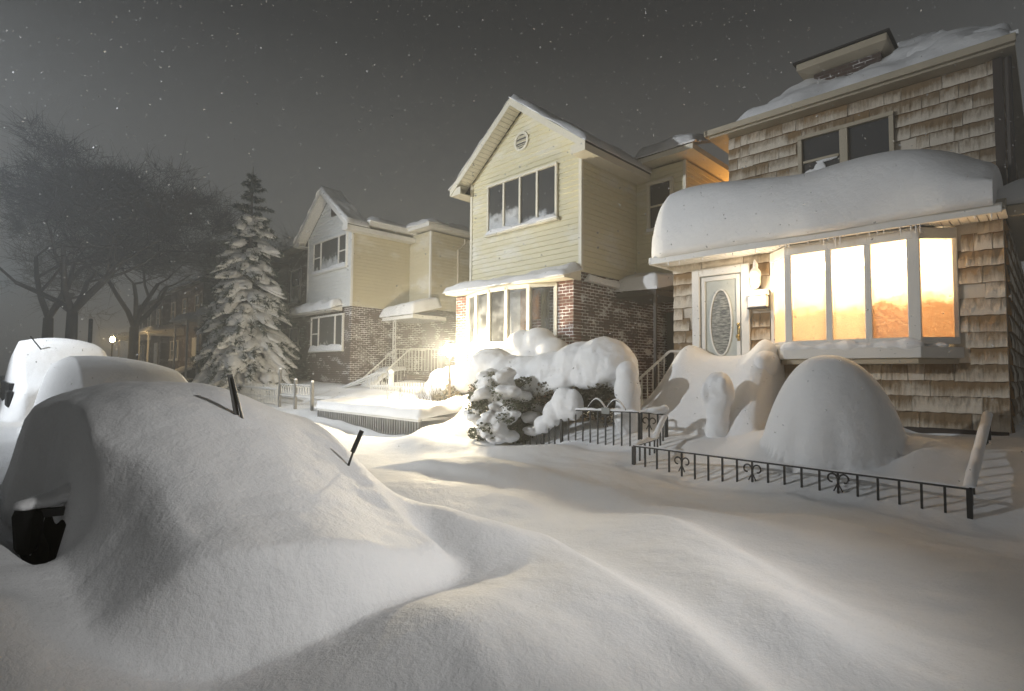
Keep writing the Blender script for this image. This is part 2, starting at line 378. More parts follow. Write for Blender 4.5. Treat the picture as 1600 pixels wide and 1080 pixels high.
def H(x, y):
    x = np.asarray(x, float); y = np.asarray(y, float)
    h = base_h(x, y)
    # second car, a taller one, and a third far behind it
    z2 = smooth_interp(x, [(-12.8, 1.2), (-12.2, 1.65), (-11.5, 1.90), (-9.6, 2.0), (-8.7, 1.96), (-8.2, 1.72), (-7.9, 1.45), (-7.4, 1.1)], .3) - .22 * (y - 1.25) ** 2
    m2 = sstep(.66, .98, y) * (1 - sstep(2.1, 2.9, y)) * (1 - sstep(-7.9, -7.3, x)) * sstep(-13.2, -12.0, x)
    h = mix_to(h, np.maximum(z2, h), m2)
    z3 = smooth_interp(x, [(-20.2, 1.5), (-19.2, 2.3), (-16.8, 2.56), (-15.6, 2.40), (-14.7, 1.70), (-13.9, 1.45)], .3) - .24 * (y - 1.5) ** 2
    m3 = sstep(.55, .85, y) * (1 - sstep(2.2, 3.0, y)) * (1 - sstep(-14.2, -13.6, x)) * sstep(-20.6, -19.4, x)
    h = mix_to(h, np.maximum(z3, h), m3)
    # near car, buried to the roof, snow thinner on the house side
    z1 = smooth_interp(x, CAR1, .26)
    z1 = z1 - .30 * sstep(1.2, 2.15, y) - .24 * np.clip((1.0 - y) / .62, 0, 1) ** 2
    z1 = z1 - .05 * np.exp(-(((x + 2.75) / .45) ** 2 + ((y - 1.35) / .5) ** 2))
    z1 = z1 + .022 * vnoise(x * 3 + y * 6, y * 9 - x * 3, 11) * sstep(1.15, .5, y) + .012 * vnoise(x * 7 + y * 3, y * 6 - x * 5, 15)
    h = mix_to(h, np.maximum(z1, h), car1_mask(x, y))
    # drift thrown up against the car's street side with a wind-scooped hollow at the mirror
    cm = 1 - car1_mask(x, y)
    h = h + .46 * np.exp(-((y - .05) / .45) ** 2) * sstep(-1.6, -2.9, x) * sstep(-8, -7, x) * cm
    h = h - .06 * np.exp(-((x + 5.0) / 1.0) ** 4 - ((y - .36) / .13) ** 4) * cm
    # drifts in front of the hood and along its house side
    h = h + .36 * np.exp(-((y - 2.52 - .10 * (x + 3)) / .40) ** 2) * sstep(-6.0, -4.4, x) * (1 - sstep(-3.5, -2.2, x)) * cm
    h = h + .30 * np.exp(-((x + 1.95) / .65) ** 2 - ((y - 1.45) / .9) ** 2) * cm
    # stoop of the shingled house, steps lost under one slope
    ys = sstep(8.15, 9.75, y)
    zs = .62 + 1.52 * ys + .22 * np.exp(-((x + 4.95) / .28) ** 2) * sstep(8.9, 9.5, y) + .30 * np.exp(-((x + 3.50) / .24) ** 2) * sstep(8.3, 8.9, y) * (1 - sstep(9.6, 10, y))
    ms = sstep(-6.0, -4.9, x) * (1 - sstep(-3.34, -3.22, x)) * sstep(8.0, 8.6, y) * (1 - sstep(10.2, 10.5, y))
    h = mix_to(h, np.maximum(zs, h), ms)
    # buried shrub in the fenced yard
    dx = x + 2.14; dy = y - 7.98
    r = np.sqrt((dx / np.where(dx > 0, .84, .79)) ** 2 + (dy / np.where(dy > 0, .84, .68)) ** 2 + 1e-6)
    r = r * (1 + .035 * vnoise(x * 1.4, y * 1.4, 21))
    h = h + 1.16 * np.clip(1 - r ** 2.2, 0, 1) ** .85 + .24 * np.exp(-(r / 1.15) ** 2.5) + .26 * np.exp(-((x + 1.25) / .50) ** 2 - ((y - 8.1) / .5) ** 2) + .16 * np.exp(-((x + 3.05) / .35) ** 2 - ((y - 8.1) / .5) ** 2)
    h = h - .12 * np.exp(-((x + 2.33) / .10) ** 2 - ((y - 7.36) / .10) ** 2) - .10 * np.exp(-((x + 1.86) / .12) ** 2 - ((y - 7.40) / .09) ** 2)
    # wind scoop along the house wall
    h = h - .20 * np.exp(-((y - 9.85) / .22) ** 2) * sstep(-1.9, -1.4, x) * (1 - sstep(-.5, 0, x))
    # yard left of the stoop: low fence line hump, and the raised bed with the lamp
    h = h + .35 * np.exp(-((x + 10.9) / .5) ** 2 - ((y - 8.5) / .6) ** 2)
    # left house front yard and steps drift
    h = h + .30 * np.exp(-((x + 17.2) / .9) ** 2 - ((y - 11.9) / .9) ** 2)
    return h
def ground_z(x, y): return float(H(np.array([x]), np.array([y]))[0])

def axis(parts):
    out = [parts[0][0]]
    for a, b, s in parts:
        n = max(1, int(round((b - a) / s))); out += list(np.linspace(a, b, n + 1)[1:])
    return np.array(out)
gx = axis([(-160, -60, 8), (-60, -24, .8), (-24, -14, .22), (-14, -8, .09), (-8, 1.5, .042), (1.5, 6, .25), (6, 40, 3)])
gy = axis([(-60, -14, 4), (-14, -1, .4), (-1, 4, .04), (4, 7, .06), (7, 10.4, .045), (10.4, 16, .25), (16, 60, 3)])
GX, GY = np.meshgrid(gx, gy, indexing='ij')
GZ = H(GX, GY)
e = .01
NXv = -(H(GX + e, GY) - H(GX - e, GY)) / (2 * e); NYv = -(H(GX, GY + e) - H(GX, GY - e)) / (2 * e)
NRM = np.stack([NXv, NYv, np.ones_like(NXv)], -1); NRM /= np.linalg.norm(NRM, axis=-1, keepdims=True)
nx_, ny_ = GX.shape
cxm = (GX[:-1, :-1] + GX[1:, 1:]) / 2; cym = (GY[:-1, :-1] + GY[1:, 1:]) / 2
owner = np.zeros(cxm.shape, int)
def inside(x0, x1, y0, y1): return (cxm > x0) & (cxm < x1) & (cym > y0) & (cym < y1)
owner[inside(-7.4, -1.95 , .28, 2.35) & (cxm < -1.98 - .30 * (cym - 1.35) ** 2)] = 1
owner[inside(-13.1, -7.45, .66, 2.5)] = 2
owner[inside(-20.0, -14.0, .62, 2.6)] = 3
owner[inside(-5.6, -3.26, 8.2, 10.2)] = 4
owner[(((cxm + 2.14) / 1.02) ** 2 + ((cym - 8.02) / .86) ** 2) < 1] = 5
zcm = (GZ[:-1, :-1] + GZ[1:, 1:]) / 2
hole = inside(-4.92, -4.02, .30, .445)                  # hollow behind the mirror: the car shows here
def patch(name, k, mat, parent=None):
    sel = (owner == k) & ~(hole if k == 1 else np.zeros_like(hole))
    ii, jj = np.nonzero(sel)
    a = ii * ny_ + jj; F = np.stack([a, a + ny_, a + ny_ + 1, a + 1], 1)
    used, inv = np.unique(F, return_inverse=True); F = inv.reshape(-1, 4)
    V = np.stack([GX.ravel()[used], GY.ravel()[used], GZ.ravel()[used]], 1); NN = NRM.reshape(-1, 3)[used]
    off = np.array(origin(parent)) if parent is not None else np.zeros(3)
    me = bpy.data.meshes.new(name); me.vertices.add(len(V)); me.vertices.foreach_set('co', (V - off).ravel().astype(np.float32))
    me.loops.add(F.size); me.loops.foreach_set('vertex_index', F.ravel().astype(np.int32))
    me.polygons.add(len(F)); me.polygons.foreach_set('loop_start', (np.arange(len(F)) * 4).astype(np.int32))
    me.polygons.foreach_set('use_smooth', np.ones(len(F), bool))
    me.update(calc_edges=True); me.validate(); me.materials.append(mat)
    me.normals_split_custom_set_from_vertices([tuple(n) for n in NN])
    o = bpy.data.objects.new(name, me); COL.objects.link(o)
    if parent is not None: o.parent = parent
    return o
b = MB(); b.face([(-160, -60, -.05), (40, -60, -.05), (40, 60, -.05), (-160, 60, -.05)])
tag(b.build('ground', GROUND), kind='structure')
tag(patch('snow_field', 0, SNOW_FINE), 'deep drifted snow over the sidewalk and yards', kind='structure')
# ------------------------------------------------------------------ building helpers
def laps(mb, fn, z0, z1, rng, course=.135, out=.034):
    n = max(1, round((z1 - z0) / course)); c = (z1 - z0) / n
    for i in range(n):
        a = z0 + i * c; t = a + c; l0, r0 = rng(a); l1, r1 = rng(t)
        if r0 - l0 < .02: continue
        mb.face([fn(l0, a, out), fn(r0, a, out), fn(r1, t, .004), fn(l1, t, .004)])
        mb.face([fn(l0, a, .004), fn(r0, a, .004), fn(r0, a, out), fn(l0, a, out)])
def snow_slab(c00, c10, c11, c01, th, nu=26, nv=14, rnd=.18, amp=.05, seed=1, edge=.03, up=(0, 0, 1), nscale=1.6):
    """snow lying on a sloping quad; thins and rounds off towards the rims, rims are ragged"""
    c00, c10, c11, c01 = map(Vector, (c00, c10, c11, c01)); up = Vector(up)
    mb = MB(); T = []; B = []
    Lu = (c10 - c00).length; Lv = (c01 - c00).length
    for i in range(nu + 1):
        rt = []; rb = []
        for j in range(nv + 1):
            u = i / nu; v = j / nv
            p = c00 * (1 - u) * (1 - v) + c10 * u * (1 - v) + c11 * u * v + c01 * (1 - u) * v
            d = min(u * Lu, (1 - u) * Lu, v * Lv, (1 - v) * Lv)
            k = min(1, d / rnd); k = math.sqrt(max(0, 1 - (1 - k) ** 2))
            n = float(vnoise(p.x * nscale + seed * 3, p.y * nscale + p.z, seed)) + .5 * float(vnoise(p.x * nscale * 3, p.y * nscale * 3 + p.z * 2, seed + 5))
            t = max(.012, (th + amp * 2 * n) * (.15 + .85 * k))
            jit = Vector((float(vnoise(p.x * 4, p.z * 4 + p.y * 4, seed + 2)), float(vnoise(p.y * 4 + p.x * 4, p.z * 4, seed + 3)), 0)) * edge * 2 * (1 - k)
            rb.append(p + jit); rt.append(p + jit * 1.6 + up * t)
        T.append(rt); B.append(rb)
    mb.grid(T); mb.grid(B, flip=True)
    rim = [(i, 0) for i in range(nu)] + [(nu, j) for j in range(nv)] + [(i, nv) for i in range(nu, 0, -1)] + [(0, j) for j in range(nv, 0, -1)]
    for q in range(len(rim)):
        a = rim[q]; c = rim[(q + 1) % len(rim)]
        mb.face([B[a[0]][a[1]], B[c[0]][c[1]], T[c[0]][c[1]], T[a[0]][a[1]]])
    return mb
def window_unit(parent, X0, X1, Y, Z0, Z1, splits, pane_mats, frame_mat=TRIM, name='window', fw=.07, depth=.07, hung=(), snow=True, sill_snow=.09):
    """window in a wall facing -Y: frame (the part), one pane object per light, sill, snow on the sill"""
    f = MB(); y0, y1 = Y - depth, Y + .01
    f.box(X0 - fw, X1 + fw, y0 - .012, y1, Z1, Z1 + fw); f.box(X0 - fw, X1 + fw, y0 - .012, y1, Z0 - fw, Z0)
    f.box(X0 - fw, X0, y0, y1, Z0, Z1); f.box(X1, X1 + fw, y0, y1, Z0, Z1)
    xs = [X0] + list(splits) + [X1]
    for s in splits: f.box(s - fw * .5, s + fw * .5, y0, y1, Z0, Z1)
    for k in hung:
        zm = (Z0 + Z1) / 2; f.box(xs[k] + .02, xs[k + 1] - .02, y0 + .015, y1 - .02, zm - .025, zm + .025)
    w = f.build(name, frame_mat, parent, bevel=.006)
    for i in range(len(xs) - 1):
        p = MB(); p.box(xs[i] + .01, xs[i + 1] - .01, Y - .028, Y - .012, Z0 + .005, Z1 - .005)
        p.build('pane', pane_mats[i % len(pane_mats)], w)
    s = MB(); s.box(X0 - fw - .05, X1 + fw + .05, Y - depth - .07, Y - .003, Z0 - fw - .05, Z0 - fw - .004)
    s.build('sill', frame_mat, w, bevel=.006)
    if snow:
        sn = snow_slab((X0 - fw - .03, Y - depth - .07, Z0 - fw), (X1 + fw + .03, Y - depth - .07, Z0 - fw), (X1 + fw + .03, Y - .02, Z0 - fw), (X0 - fw - .03, Y - .02, Z0 - fw), sill_snow, 24, 5, .06, .05, seed=int(abs(X0 * 7)) + 3, nscale=2.5)
        sn.build('sill_snow', SNOW, w, smooth=True)
    return w

def gable_house(name, label, X0, X1, Yf, zb, ze, zr, side_mat, front_mat, brick_front, brick_side, wing, upper, trim, root_z, cat='house', gdepth=None):
    """two-storey house, gable to the street; brick below, lap siding above, a wing set back on its +X side"""
    h = thing(name, label, cat, ((X0 + X1) / 2, Yf, root_z)); xm = (X0 + X1) / 2; Yb = wing[1]; Yw = wing[0]
    rz = lambda x: zr - (zr - ze) * abs(x - xm) / ((X1 - X0) / 2)
    # upper storey core and its boards
    Yg = Yb if gdepth is None else Yf + gdepth
    w = MB(); w.box(X0 + .002, X1 - .002, Yf + .2, Yb - .01, zb + .002, ze - .002); w.hexa([(X0, Yf, zb), (X1, Yf, zb), (X1, Yf, ze), (xm, Yf, zr), (X0, Yf, ze)], [(X0, Yg, zb), (X1, Yg, zb), (X1, Yg, ze), (xm, Yg, zr), (X0, Yg, ze)])
    core = w.build('upper_wall', front_mat, h)
    s = MB()
    def rg(z):
        if z <= ze: return X0, X1
        k = (zr - z) / (zr - ze) * (X1 - X0) / 2; return xm - k, xm + k
    laps(s, lambda a, z, o: (a, Yf - o, z), zb, zr - .06, rg)
    s.build('lap_siding', front_mat, core)
    s = MB(); laps(s, lambda a, z, o: (X1 + o, a, z), zb, ze, lambda z: (Yf, Yw))
    laps(s, lambda a, z, o: (X0 - o, -a, z), zb, ze, lambda z: (-Yb, -Yf))
    s.build('side_siding', side_mat, core)
    for x in (X0, X1):
        c = MB(); c.box(x - .045, x + .045, Yf - .045, Yf + .045, zb, ze); c.build('corner_board', trim, core)
    # roof, soffit, fascia and its snow
    ov, of = .46, .45; sl = (zr - ze) / ((X1 - X0) / 2)
    roof = MB(); y0, y1 = Yf - of, (Yb + .3 if gdepth is None else Yg + .2); t = .16
    for sg in (-1, 1):
        xe = xm + sg * ((X1 - X0) / 2 + ov); z_e = zr - sl * ((X1 - X0) / 2 + ov)
        yy1 = y1 if sg < 0 or gdepth is not None else Yw - .0
        a = [(xm, y0, zr + .05), (xe, y0, z_e + .05), (xe, yy1, z_e + .05), (xm, yy1, zr + .05)]
        roof.hexa(a, [(p[0], p[1], p[2] + t) for p in a])
    ro = roof.build('roof', ASPHALT_ROOF, h)
    so = MB()
    for sg in (-1, 1):
        xe = xm + sg * ((X1 - X0) / 2 + ov - .01); z_e = zr - sl * ((X1 - X0) / 2 + ov) + .04
        n = 24                                                       # beaded soffit boards under the rake
        for k in range(n):
            u0 = k / n; u1 = (k + .9) / n
            p = lambda u, y: (xm + (xe - xm) * u, y, zr + .04 + (z_e - zr - .04) * u)
            so.hexa([p(u0, y0 + .02), p(u1, y0 + .02), p(u1, Yf - .022), p(u0, Yf - .022)], [tuple(np.add(q, (0, 0, .008))) for q in (p(u0, y0 + .02), p(u1, y0 + .02), p(u1, Yf - .022), p(u0, Yf - .022))])
        # boxed eave along the side
        xi = xm + sg * ((X1 - X0) / 2 + .024); yy1 = Yb if sg < 0 else Yw - .02
        so.box(min(xi, xe), max(xi, xe), y0 + .02, yy1, z_e - .05, z_e - .02)
        so.box(xe - .012, xe + .012, y0, yy1, z_e - .06, z_e + .12)
        so.box(min(xi, xe), max(xi, xe), y0 - .004, y0 + .02, z_e - .06, z_e + .16)   # cornice return
    so.build('soffit', trim, ro)
    fa = MB()
    for sg in (-1, 1):
        xe = xm + sg * ((X1 - X0) / 2 + ov + .02); z_e = zr - sl * ((X1 - X0) / 2 + ov + .02)
        a = [(xm, y0 - .03, zr + .0), (xe, y0 - .03, z_e + .0), (xe, y0 - .006, z_e + .0), (xm, y0 - .006, zr + .0)]
        fa.hexa(a, [(p[0], p[1], p[2] + .20) for p in a])
    fa.build('fascia', trim, ro)
    for sg in (-1, 1):
        xe = xm + sg * ((X1 - X0) / 2 + ov + .04); z_e = zr - sl * ((X1 - X0) / 2 + ov + .04) + .055 + t
        yy1 = y1 if sg < 0 or gdepth is not None else Yw + .3
        q = [(xm - sg * .02, y0 - .05, zr + .055 + t), (xe, y0 - .05, z_e), (xe, yy1, z_e), (xm - sg * .02, yy1, zr + .055 + t)]
        if sg > 0: q = [q[1], q[0], q[3], q[2]]
        th = .13 if sg < 0 else .15
        snow_slab(*q, th, 30, 34, .12, .05, seed=4 + sg + int(abs(X0))).build('roof_snow', SNOW, ro, smooth=True)
    if gdepth is not None:                                           # low roof behind the front gable
        lr = MB(); lr.box(X0 - ov, X1 + ov, Yg + .21, Yb, ze - .06, ze + .10); lo = lr.build('low_roof', trim, ro)
        snow_slab((X0 - ov - .03, Yg + .21, ze + .104), (X1 + ov + .05, Yg + .21, ze + .104), (X1 + ov + .05, Yb, ze + .104), (X0 - ov - .03, Yb, ze + .104), .26, 24, 40, .30, .07, seed=77).build('low_roof_snow', SNOW, lo, smooth=True)
    # brick storey
    b = MB(); b.box(X0 + .05, X1 - .02, Yf + .05, Yw - .55, .0, zb - .02); b.build('brick_front', [brick_front], h)
    b = MB(); b.box(X1 - .14, X1 + .0, Yf + .03, Yw + 1.7, .0, zb - .004); b.build('brick_side', brick_side, h)
    # wing behind, facing the street on its own
    wx1 = wing[2]; wz = wing[3]
    b = MB(); b.box(X1 - .4, wx1, Yw, Yb, zb, ze - .05); wg = b.build('wing_wall', side_mat, h)
    s = MB(); laps(s, lambda a, z, o: (a, Yw - o, z), zb, ze - .05, lambda z: (X1 + .02, wx1))
    laps(s, lambda a, z, o: (wx1 + o, a, z), zb, ze - .05, lambda z: (Yw, Yb)); s.build('wing_siding', side_mat, wg)
    c = MB(); c.box(wx1 - .04, wx1 + .04, Yw - .04, Yw + .04, zb, ze - .05); c.build('corner_board', trim, wg)
    b = MB(); b.box(X1 - .4, wx1 - .05, Yw + wing[4], Yb, 0, zb - .01); b.build('wing_brick', brick_front, wg)
    b = MB(); e0 = .42; zt = zr if gdepth is None else ze + .45
    a = [(X1 + .30, Yw - e0, ze + .02), (wx1 + e0, Yw - e0, ze + .02), (wx1 + e0, Yb, ze + .02), (X1 + .30, Yb, ze + .02)]
    b.hexa(a, [(a[0][0], a[0][1], ze + .16), (a[1][0], a[1][1], ze + .16), (a[2][0], a[2][1], ze + .16), (a[3][0], a[3][1], ze + .16)])
    # hip of the wing roof running back to the main ridge
    b.hexa([(xm + .1, Yw - e0 + .05, ze + .162), (wx1 + e0 - .05, Yw - e0 + .05, ze + .162), (wx1 + e0 - .05, Yb, ze + .162), (xm + .1, Yb, ze + .162)],
           [(xm + .1, Yw + 2.4, zt), (wx1 - 2.2, Yw + 2.4, zt), (wx1 - 2.2, Yb, zt), (xm + .1, Yb, zt)])
    wr = b.build('wing_roof', trim, wg)
    snow_slab((X1 + .28, Yw - e0 - .05, ze + .165), (wx1 + e0 + .05, Yw - e0 - .05, ze + .165), (wx1 + .1, Yw + 2.0, zt - .5 if gdepth is None else ze + .3), (X1 - 1.2, Yw + 2.0, zt - .1), .20, 26, 22, .30, .10, seed=9 + int(abs(X0))).build('wing_snow', SNOW, wr, smooth=True)
    return h, core, ro, wg

# ------------------------------------------------------------------ cream gabled house (middle of the three)
hc, core, ro, wg = gable_house('gabled_house', 'cream sided gabled house with a bow window over red brick, behind the lit lamp post', -12.2, -8.12, 10.5, 4.28, 7.42, 8.98,
    SIDING_CREAM, SIDING_CREAM, BRICK_X, BRICK_Y, (13.0, 21.0, -6.66, 0, 1.6), 0, TRIM_CREAM, .9)
v = MB()                                                            # round gable vent
pr = [(math.cos(2 * math.pi * k / 32), math.sin(2 * math.pi * k / 32)) for k in range(32)]
vx, vz, vy = -10.14, 8.12, 10.5
for k in range(32):
    a, c = pr[k], pr[(k + 1) % 32]
    ro_, ri_ = .27, .20
    v.hexa([(vx + a[0] * ri_, vy - .06, vz + a[1] * ri_), (vx + a[0] * ro_, vy - .06, vz + a[1] * ro_), (vx + c[0] * ro_, vy - .06, vz + c[1] * ro_), (vx + c[0] * ri_, vy - .06, vz + c[1] * ri_)],
           [(vx + a[0] * ri_, vy, vz + a[1] * ri_), (vx + a[0] * ro_, vy, vz + a[1] * ro_), (vx + c[0] * ro_, vy, vz + c[1] * ro_), (vx + c[0] * ri_, vy, vz + c[1] * ri_)])
gv = v.build('gable_vent', TRIM_CREAM, core)
v = MB(); v.face([(vx + a * .2, vy - .024, vz + c * .2) for a, c in pr]); v.build('vent_back', SHADE_BACK, gv)
v = MB()
for k in range(6):
    z = vz - .15 + k * .06; w = math.sqrt(max(.001, .2 ** 2 - (z - vz) ** 2))
    v.hexa([(vx - w, vy - .05, z - .012), (vx + w, vy - .05, z - .012), (vx + w, vy - .026, z + .012), (vx - w, vy - .026, z + .012)], [(vx - w, vy - .05, z), (vx + w, vy - .05, z), (vx + w, vy - .026, z + .024), (vx - w, vy - .026, z + .024)])
v.build('louvre', TRIM_CREAM, gv)
window_unit(hc, -11.40, -8.90, 10.48, 5.80, 7.12, (-10.78, -10.15, -9.52), [PANE_FROST, PANE_FROST, PANE_DARK, PANE_DARK], TRIM_CREAM, sill_snow=.12)
window_unit(wg, -7.66, -7.06, 12.98, 5.72, 6.92, (), [PANE_CLEAR], TRIM_CREAM, hung=(0,), fw=.09)
# projecting ground floor: brick piers, bow window, hood with snow
b = MB(); b.box(-12.55, -12.02, 10.22, 10.56, 0, 4.02); b.box(-8.66, -8.13, 10.22, 10.53, 0, 4.05); b.box(-12.02, -8.66, 10.26, 10.56, 0, 2.50)
b.build('brick_pier', BRICK_X, hc)
arc = [(-12.00 + (3.32) * k / 5, 10.24 - .42 * math.sin(math.pi * k / 5) ** .8) for k in range(6)]
f = MB()
for (ax, ay) in arc: f.box(ax - .055, ax + .055, ay - .05, ay + .06, 2.55, 4.02)
for k in range(5):
    p, q = arc[k], arc[k + 1]
    f.bar((p[0], p[1], 4.00), (q[0], q[1], 4.00), .10, .10); f.bar((p[0], p[1], 2.56), (q[0], q[1], 2.56), .16, .10)
bw = f.build('bow_window', TRIM_CREAM, hc, bevel=.006)
for k in range(5):
    p, q = arc[k], arc[k + 1]; g = MB()
    g.hexa([(p[0], p[1], 2.6), (q[0], q[1], 2.6), (q[0], q[1] + .008, 2.6), (p[0], p[1] + .008, 2.6)], [(p[0], p[1], 3.96), (q[0], q[1], 3.96), (q[0], q[1] + .008, 3.96), (p[0], p[1] + .008, 3.96)])
    g.build('pane', GLASS, bw)
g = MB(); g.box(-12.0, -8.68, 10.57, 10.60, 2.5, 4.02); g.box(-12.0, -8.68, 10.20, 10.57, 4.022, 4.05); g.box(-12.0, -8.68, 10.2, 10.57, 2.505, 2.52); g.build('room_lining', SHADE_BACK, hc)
def curtain(x0, x1, y, z0, z1, m, amp=.03, per=.16, parent=bw, taper=0):
    c = MB(); n = max(8, int((x1 - x0) / .02)); P = []
    for i in range(n + 1):
        x = x0 + (x1 - x0) * i / n; yy = y + amp * math.sin(x / per * 2 * math.pi)
        P.append([(x, yy, z0), (x + taper * .5, yy, (z0 + z1) / 2), (x, yy, z1)])
    c.grid(P); return c.build('curtain', m, parent, smooth=True)
curtain(-11.95, -11.4, 10.42, 2.6, 3.97, CURTAIN_OLIVE); curtain(-11.4, -10.68, 10.30, 2.6, 3.97, CURTAIN_GREY, .012, .3)
curtain(-10.62, -10.0, 10.33, 2.6, 3.97, CURTAIN_GREY, .012, .3); curtain(-9.98, -9.72, 10.34, 2.6, 3.97, CURTAIN_BROWN); curtain(-9.35, -9.02, 10.40, 2.6, 3.97, CURTAIN_OLIVE, .03, .12)
curtain(-9.7, -9.4, 10.42, 3.2, 3.97, CURTAIN_BROWN, .02, .2)
b = MB(); b.hexa([(-12.6, 9.84, 4.06), (-8.10, 9.84, 4.06), (-8.10, 10.48, 4.06), (-12.6, 10.48, 4.06)], [(-12.6, 9.84, 4.12), (-8.10, 9.84, 4.12), (-8.10, 10.48, 4.30), (-12.6, 10.48, 4.30)])
hd = b.build('window_hood', TRIM_CREAM, hc)
snow_slab((-12.66, 9.76, 4.10), (-8.08, 9.78, 4.10), (-8.08, 10.49, 4.32), (-12.62, 10.49, 4.32), .20, 46, 12, .16, .07, seed=31).build('hood_snow', SNOW, hd, smooth=True)
# side entrance canopy with its snow shelf, on the side wall
b = MB(); b.box(-8.11, -6.95, 12.0, 13.6, 3.78, 3.92); cn = b.build('side_canopy', TRIM_DARK, hc)
snow_slab((-8.115, 11.9, 3.93), (-6.85, 11.9, 3.90), (-6.85, 13.0, 4.15), (-8.115, 13.0, 4.25), .34, 24, 16, .15, .05, seed=17).build('canopy_snow', SNOW, cn, smooth=True)
snow_slab((-8.09, 10.6, 4.05), (-7.93, 10.6, 4.05), (-7.93, 12.0, 4.0), (-8.09, 12.0, 4.0), .22, 8, 20, .1, .05, seed=12).build('ledge_snow', SNOW, cn, smooth=True)
b = MB(); b.bar((-7.0, 12.05, 3.78), (-7.0, 12.05, .8), .07); b.build('canopy_post', TRIM_DARK, cn)
b = MB(); b.box(-8.0, -6.7, 14.4, 14.58, .6, 3.6); b.build('recess_shade_wall', SHADE_BACK, hc)  # wall coloured near-black to paint in the shade of the recess

# ------------------------------------------------------------------ white gabled house further left
hl, corel, rol, wgl = gable_house('gabled_house', 'white gabled house with brown brick ground floor behind the snowy spruce', -23.2, -19.38, 10.5, 4.36, 7.62, 9.12,
    SIDING_TAN, SIDING_WHITE, BRICK_DX, BRICK_DY, (13.2, 21.0, -17.9, 0, .7), 0, TRIM, 1.0, gdepth=.28)
v = MB(); v.box(-21.05, -20.65, 10.42, 10.5, 8.2, 8.65); gv = v.build('gable_vent', TRIM_DARK, corel)
v = MB()
for k in range(5): v.box(-21.0, -20.7, 10.40, 10.415, 8.24 + k * .085, 8.29 + k * .085)
v.build('louvre', TRIM_DARK, gv)
window_unit(hl, -22.55, -19.75, 10.48, 6.02, 7.25, (-21.9, -20.35), [PANE_DARK, PANE_FROST, PANE_DARK], TRIM, hung=(0, 2), sill_snow=.16)
window_unit(hl, -22.7, -20.0, 10.53, 2.72, 4.05, (-22.05, -20.6), [PANE_DARK, PANE_DARK, PANE_DARK], TRIM, hung=(0,), sill_snow=.22)
b = MB(); b.hexa([(-23.5, 10.02, 4.22), (-20.0, 10.02, 4.22), (-20.0, 10.47, 4.22), (-23.5, 10.47, 4.22)], [(-23.5, 10.02, 4.27), (-20.0, 10.02, 4.27), (-20.0, 10.47, 4.42), (-23.5, 10.47, 4.42)])
hd = b.build('window_hood', TRIM, hl)
snow_slab((-23.6, 9.9, 4.26), (-19.9, 9.95, 4.26), (-20.0, 10.48, 4.45), (-23.5, 10.48, 4.45), .30, 40, 12, .2, .09, seed=41).build('hood_snow', SNOW, hd, smooth=True)
window_unit(wgl, -16.0, -15.9, 13.1, 5, 6, (), [PANE_CLEAR]) if False else None
# wing side: dark window, downpipe
f = MB(); f.box(-17.9, -17.82, 16.6, 18.0, 4.9, 6.6); wf = f.build('window', TRIM_TAN, wgl)
f = MB(); f.box(-17.83, -17.80, 16.7, 17.9, 5.0, 6.5); f.build('pane', PANE_CLEAR, wf)
f = MB(); f.tube([(-17.75, 14.9, 7.5), (-17.78, 14.9, 7.3), (-17.84, 14.6, 7.0), (-17.84, 14.6, 4.4)], .045, 8); f.build('downpipe', TRIM_TAN, wgl)
# side porch canopy with lattice column, stoop and railing
b = MB(); b.box(-19.36, -17.2, 11.9, 13.5, 3.86, 4.0); pc = b.build('porch_canopy', TRIM, hl)
snow_slab((-19.37, 11.8, 4.0), (-17.1, 11.8, 4.0), (-17.1, 13.18, 4.35), (-19.37, 13.18, 4.35), .42, 28, 18, .22, .08, seed=51).build('canopy_snow', SNOW, pc, smooth=True)
b = MB()
for dx in (0, .16): b.bar((-18.6 + dx, 11.95, 1.6), (-18.6 + dx, 11.95, 3.86), .035)
for k in range(9): b.bar((-18.6, 11.95, 1.75 + k * .25), (-18.44, 11.95, 1.75 + (k + 1) * .23), .018)
b.build('porch_column', WHITE_IRON, pc)
st = MB()
for k in range(6): st.box(-20.2 + k * .27 if False else -19.2, -17.3, 10.4 + k * .27, 13.4, .5 + k * .2, .7 + k * .2)
so = st.build('stoop', BRICK_DX, hl)
sn = MB()
P = [[(x, 10.2 + j * .17, .95 + 1.05 * float(sstep(0, 1.8, j * .17)) + .05 * float(vnoise(x * 3, j * .5, 4)) - (.15 if x in (-19.3, -18.3) else 0)) for j in range(14)] for x in (-19.3, -19.15, -18.9, -18.6, -18.4, -18.3)]
sn.grid(P); sn.build('stoop_snow', SNOW, so, smooth=True)
for xx in (-18.35, -17.3):
    rl = MB()
    rl.bar((xx, 10.5, 1.55), (xx, 11.9, 2.7), .04); rl.bar((xx, 11.9, 2.7), (xx, 13.3, 2.7), .04)
    for k in range(18):
        y = 10.55 + k * .155; zt = 1.55 + (y - 10.5) / 1.4 * 1.15 if y < 11.9 else 2.7
        rl.bar((xx, y, zt - .85), (xx, y, zt), .018)
    rl.build('railing', WHITE_IRON, so)

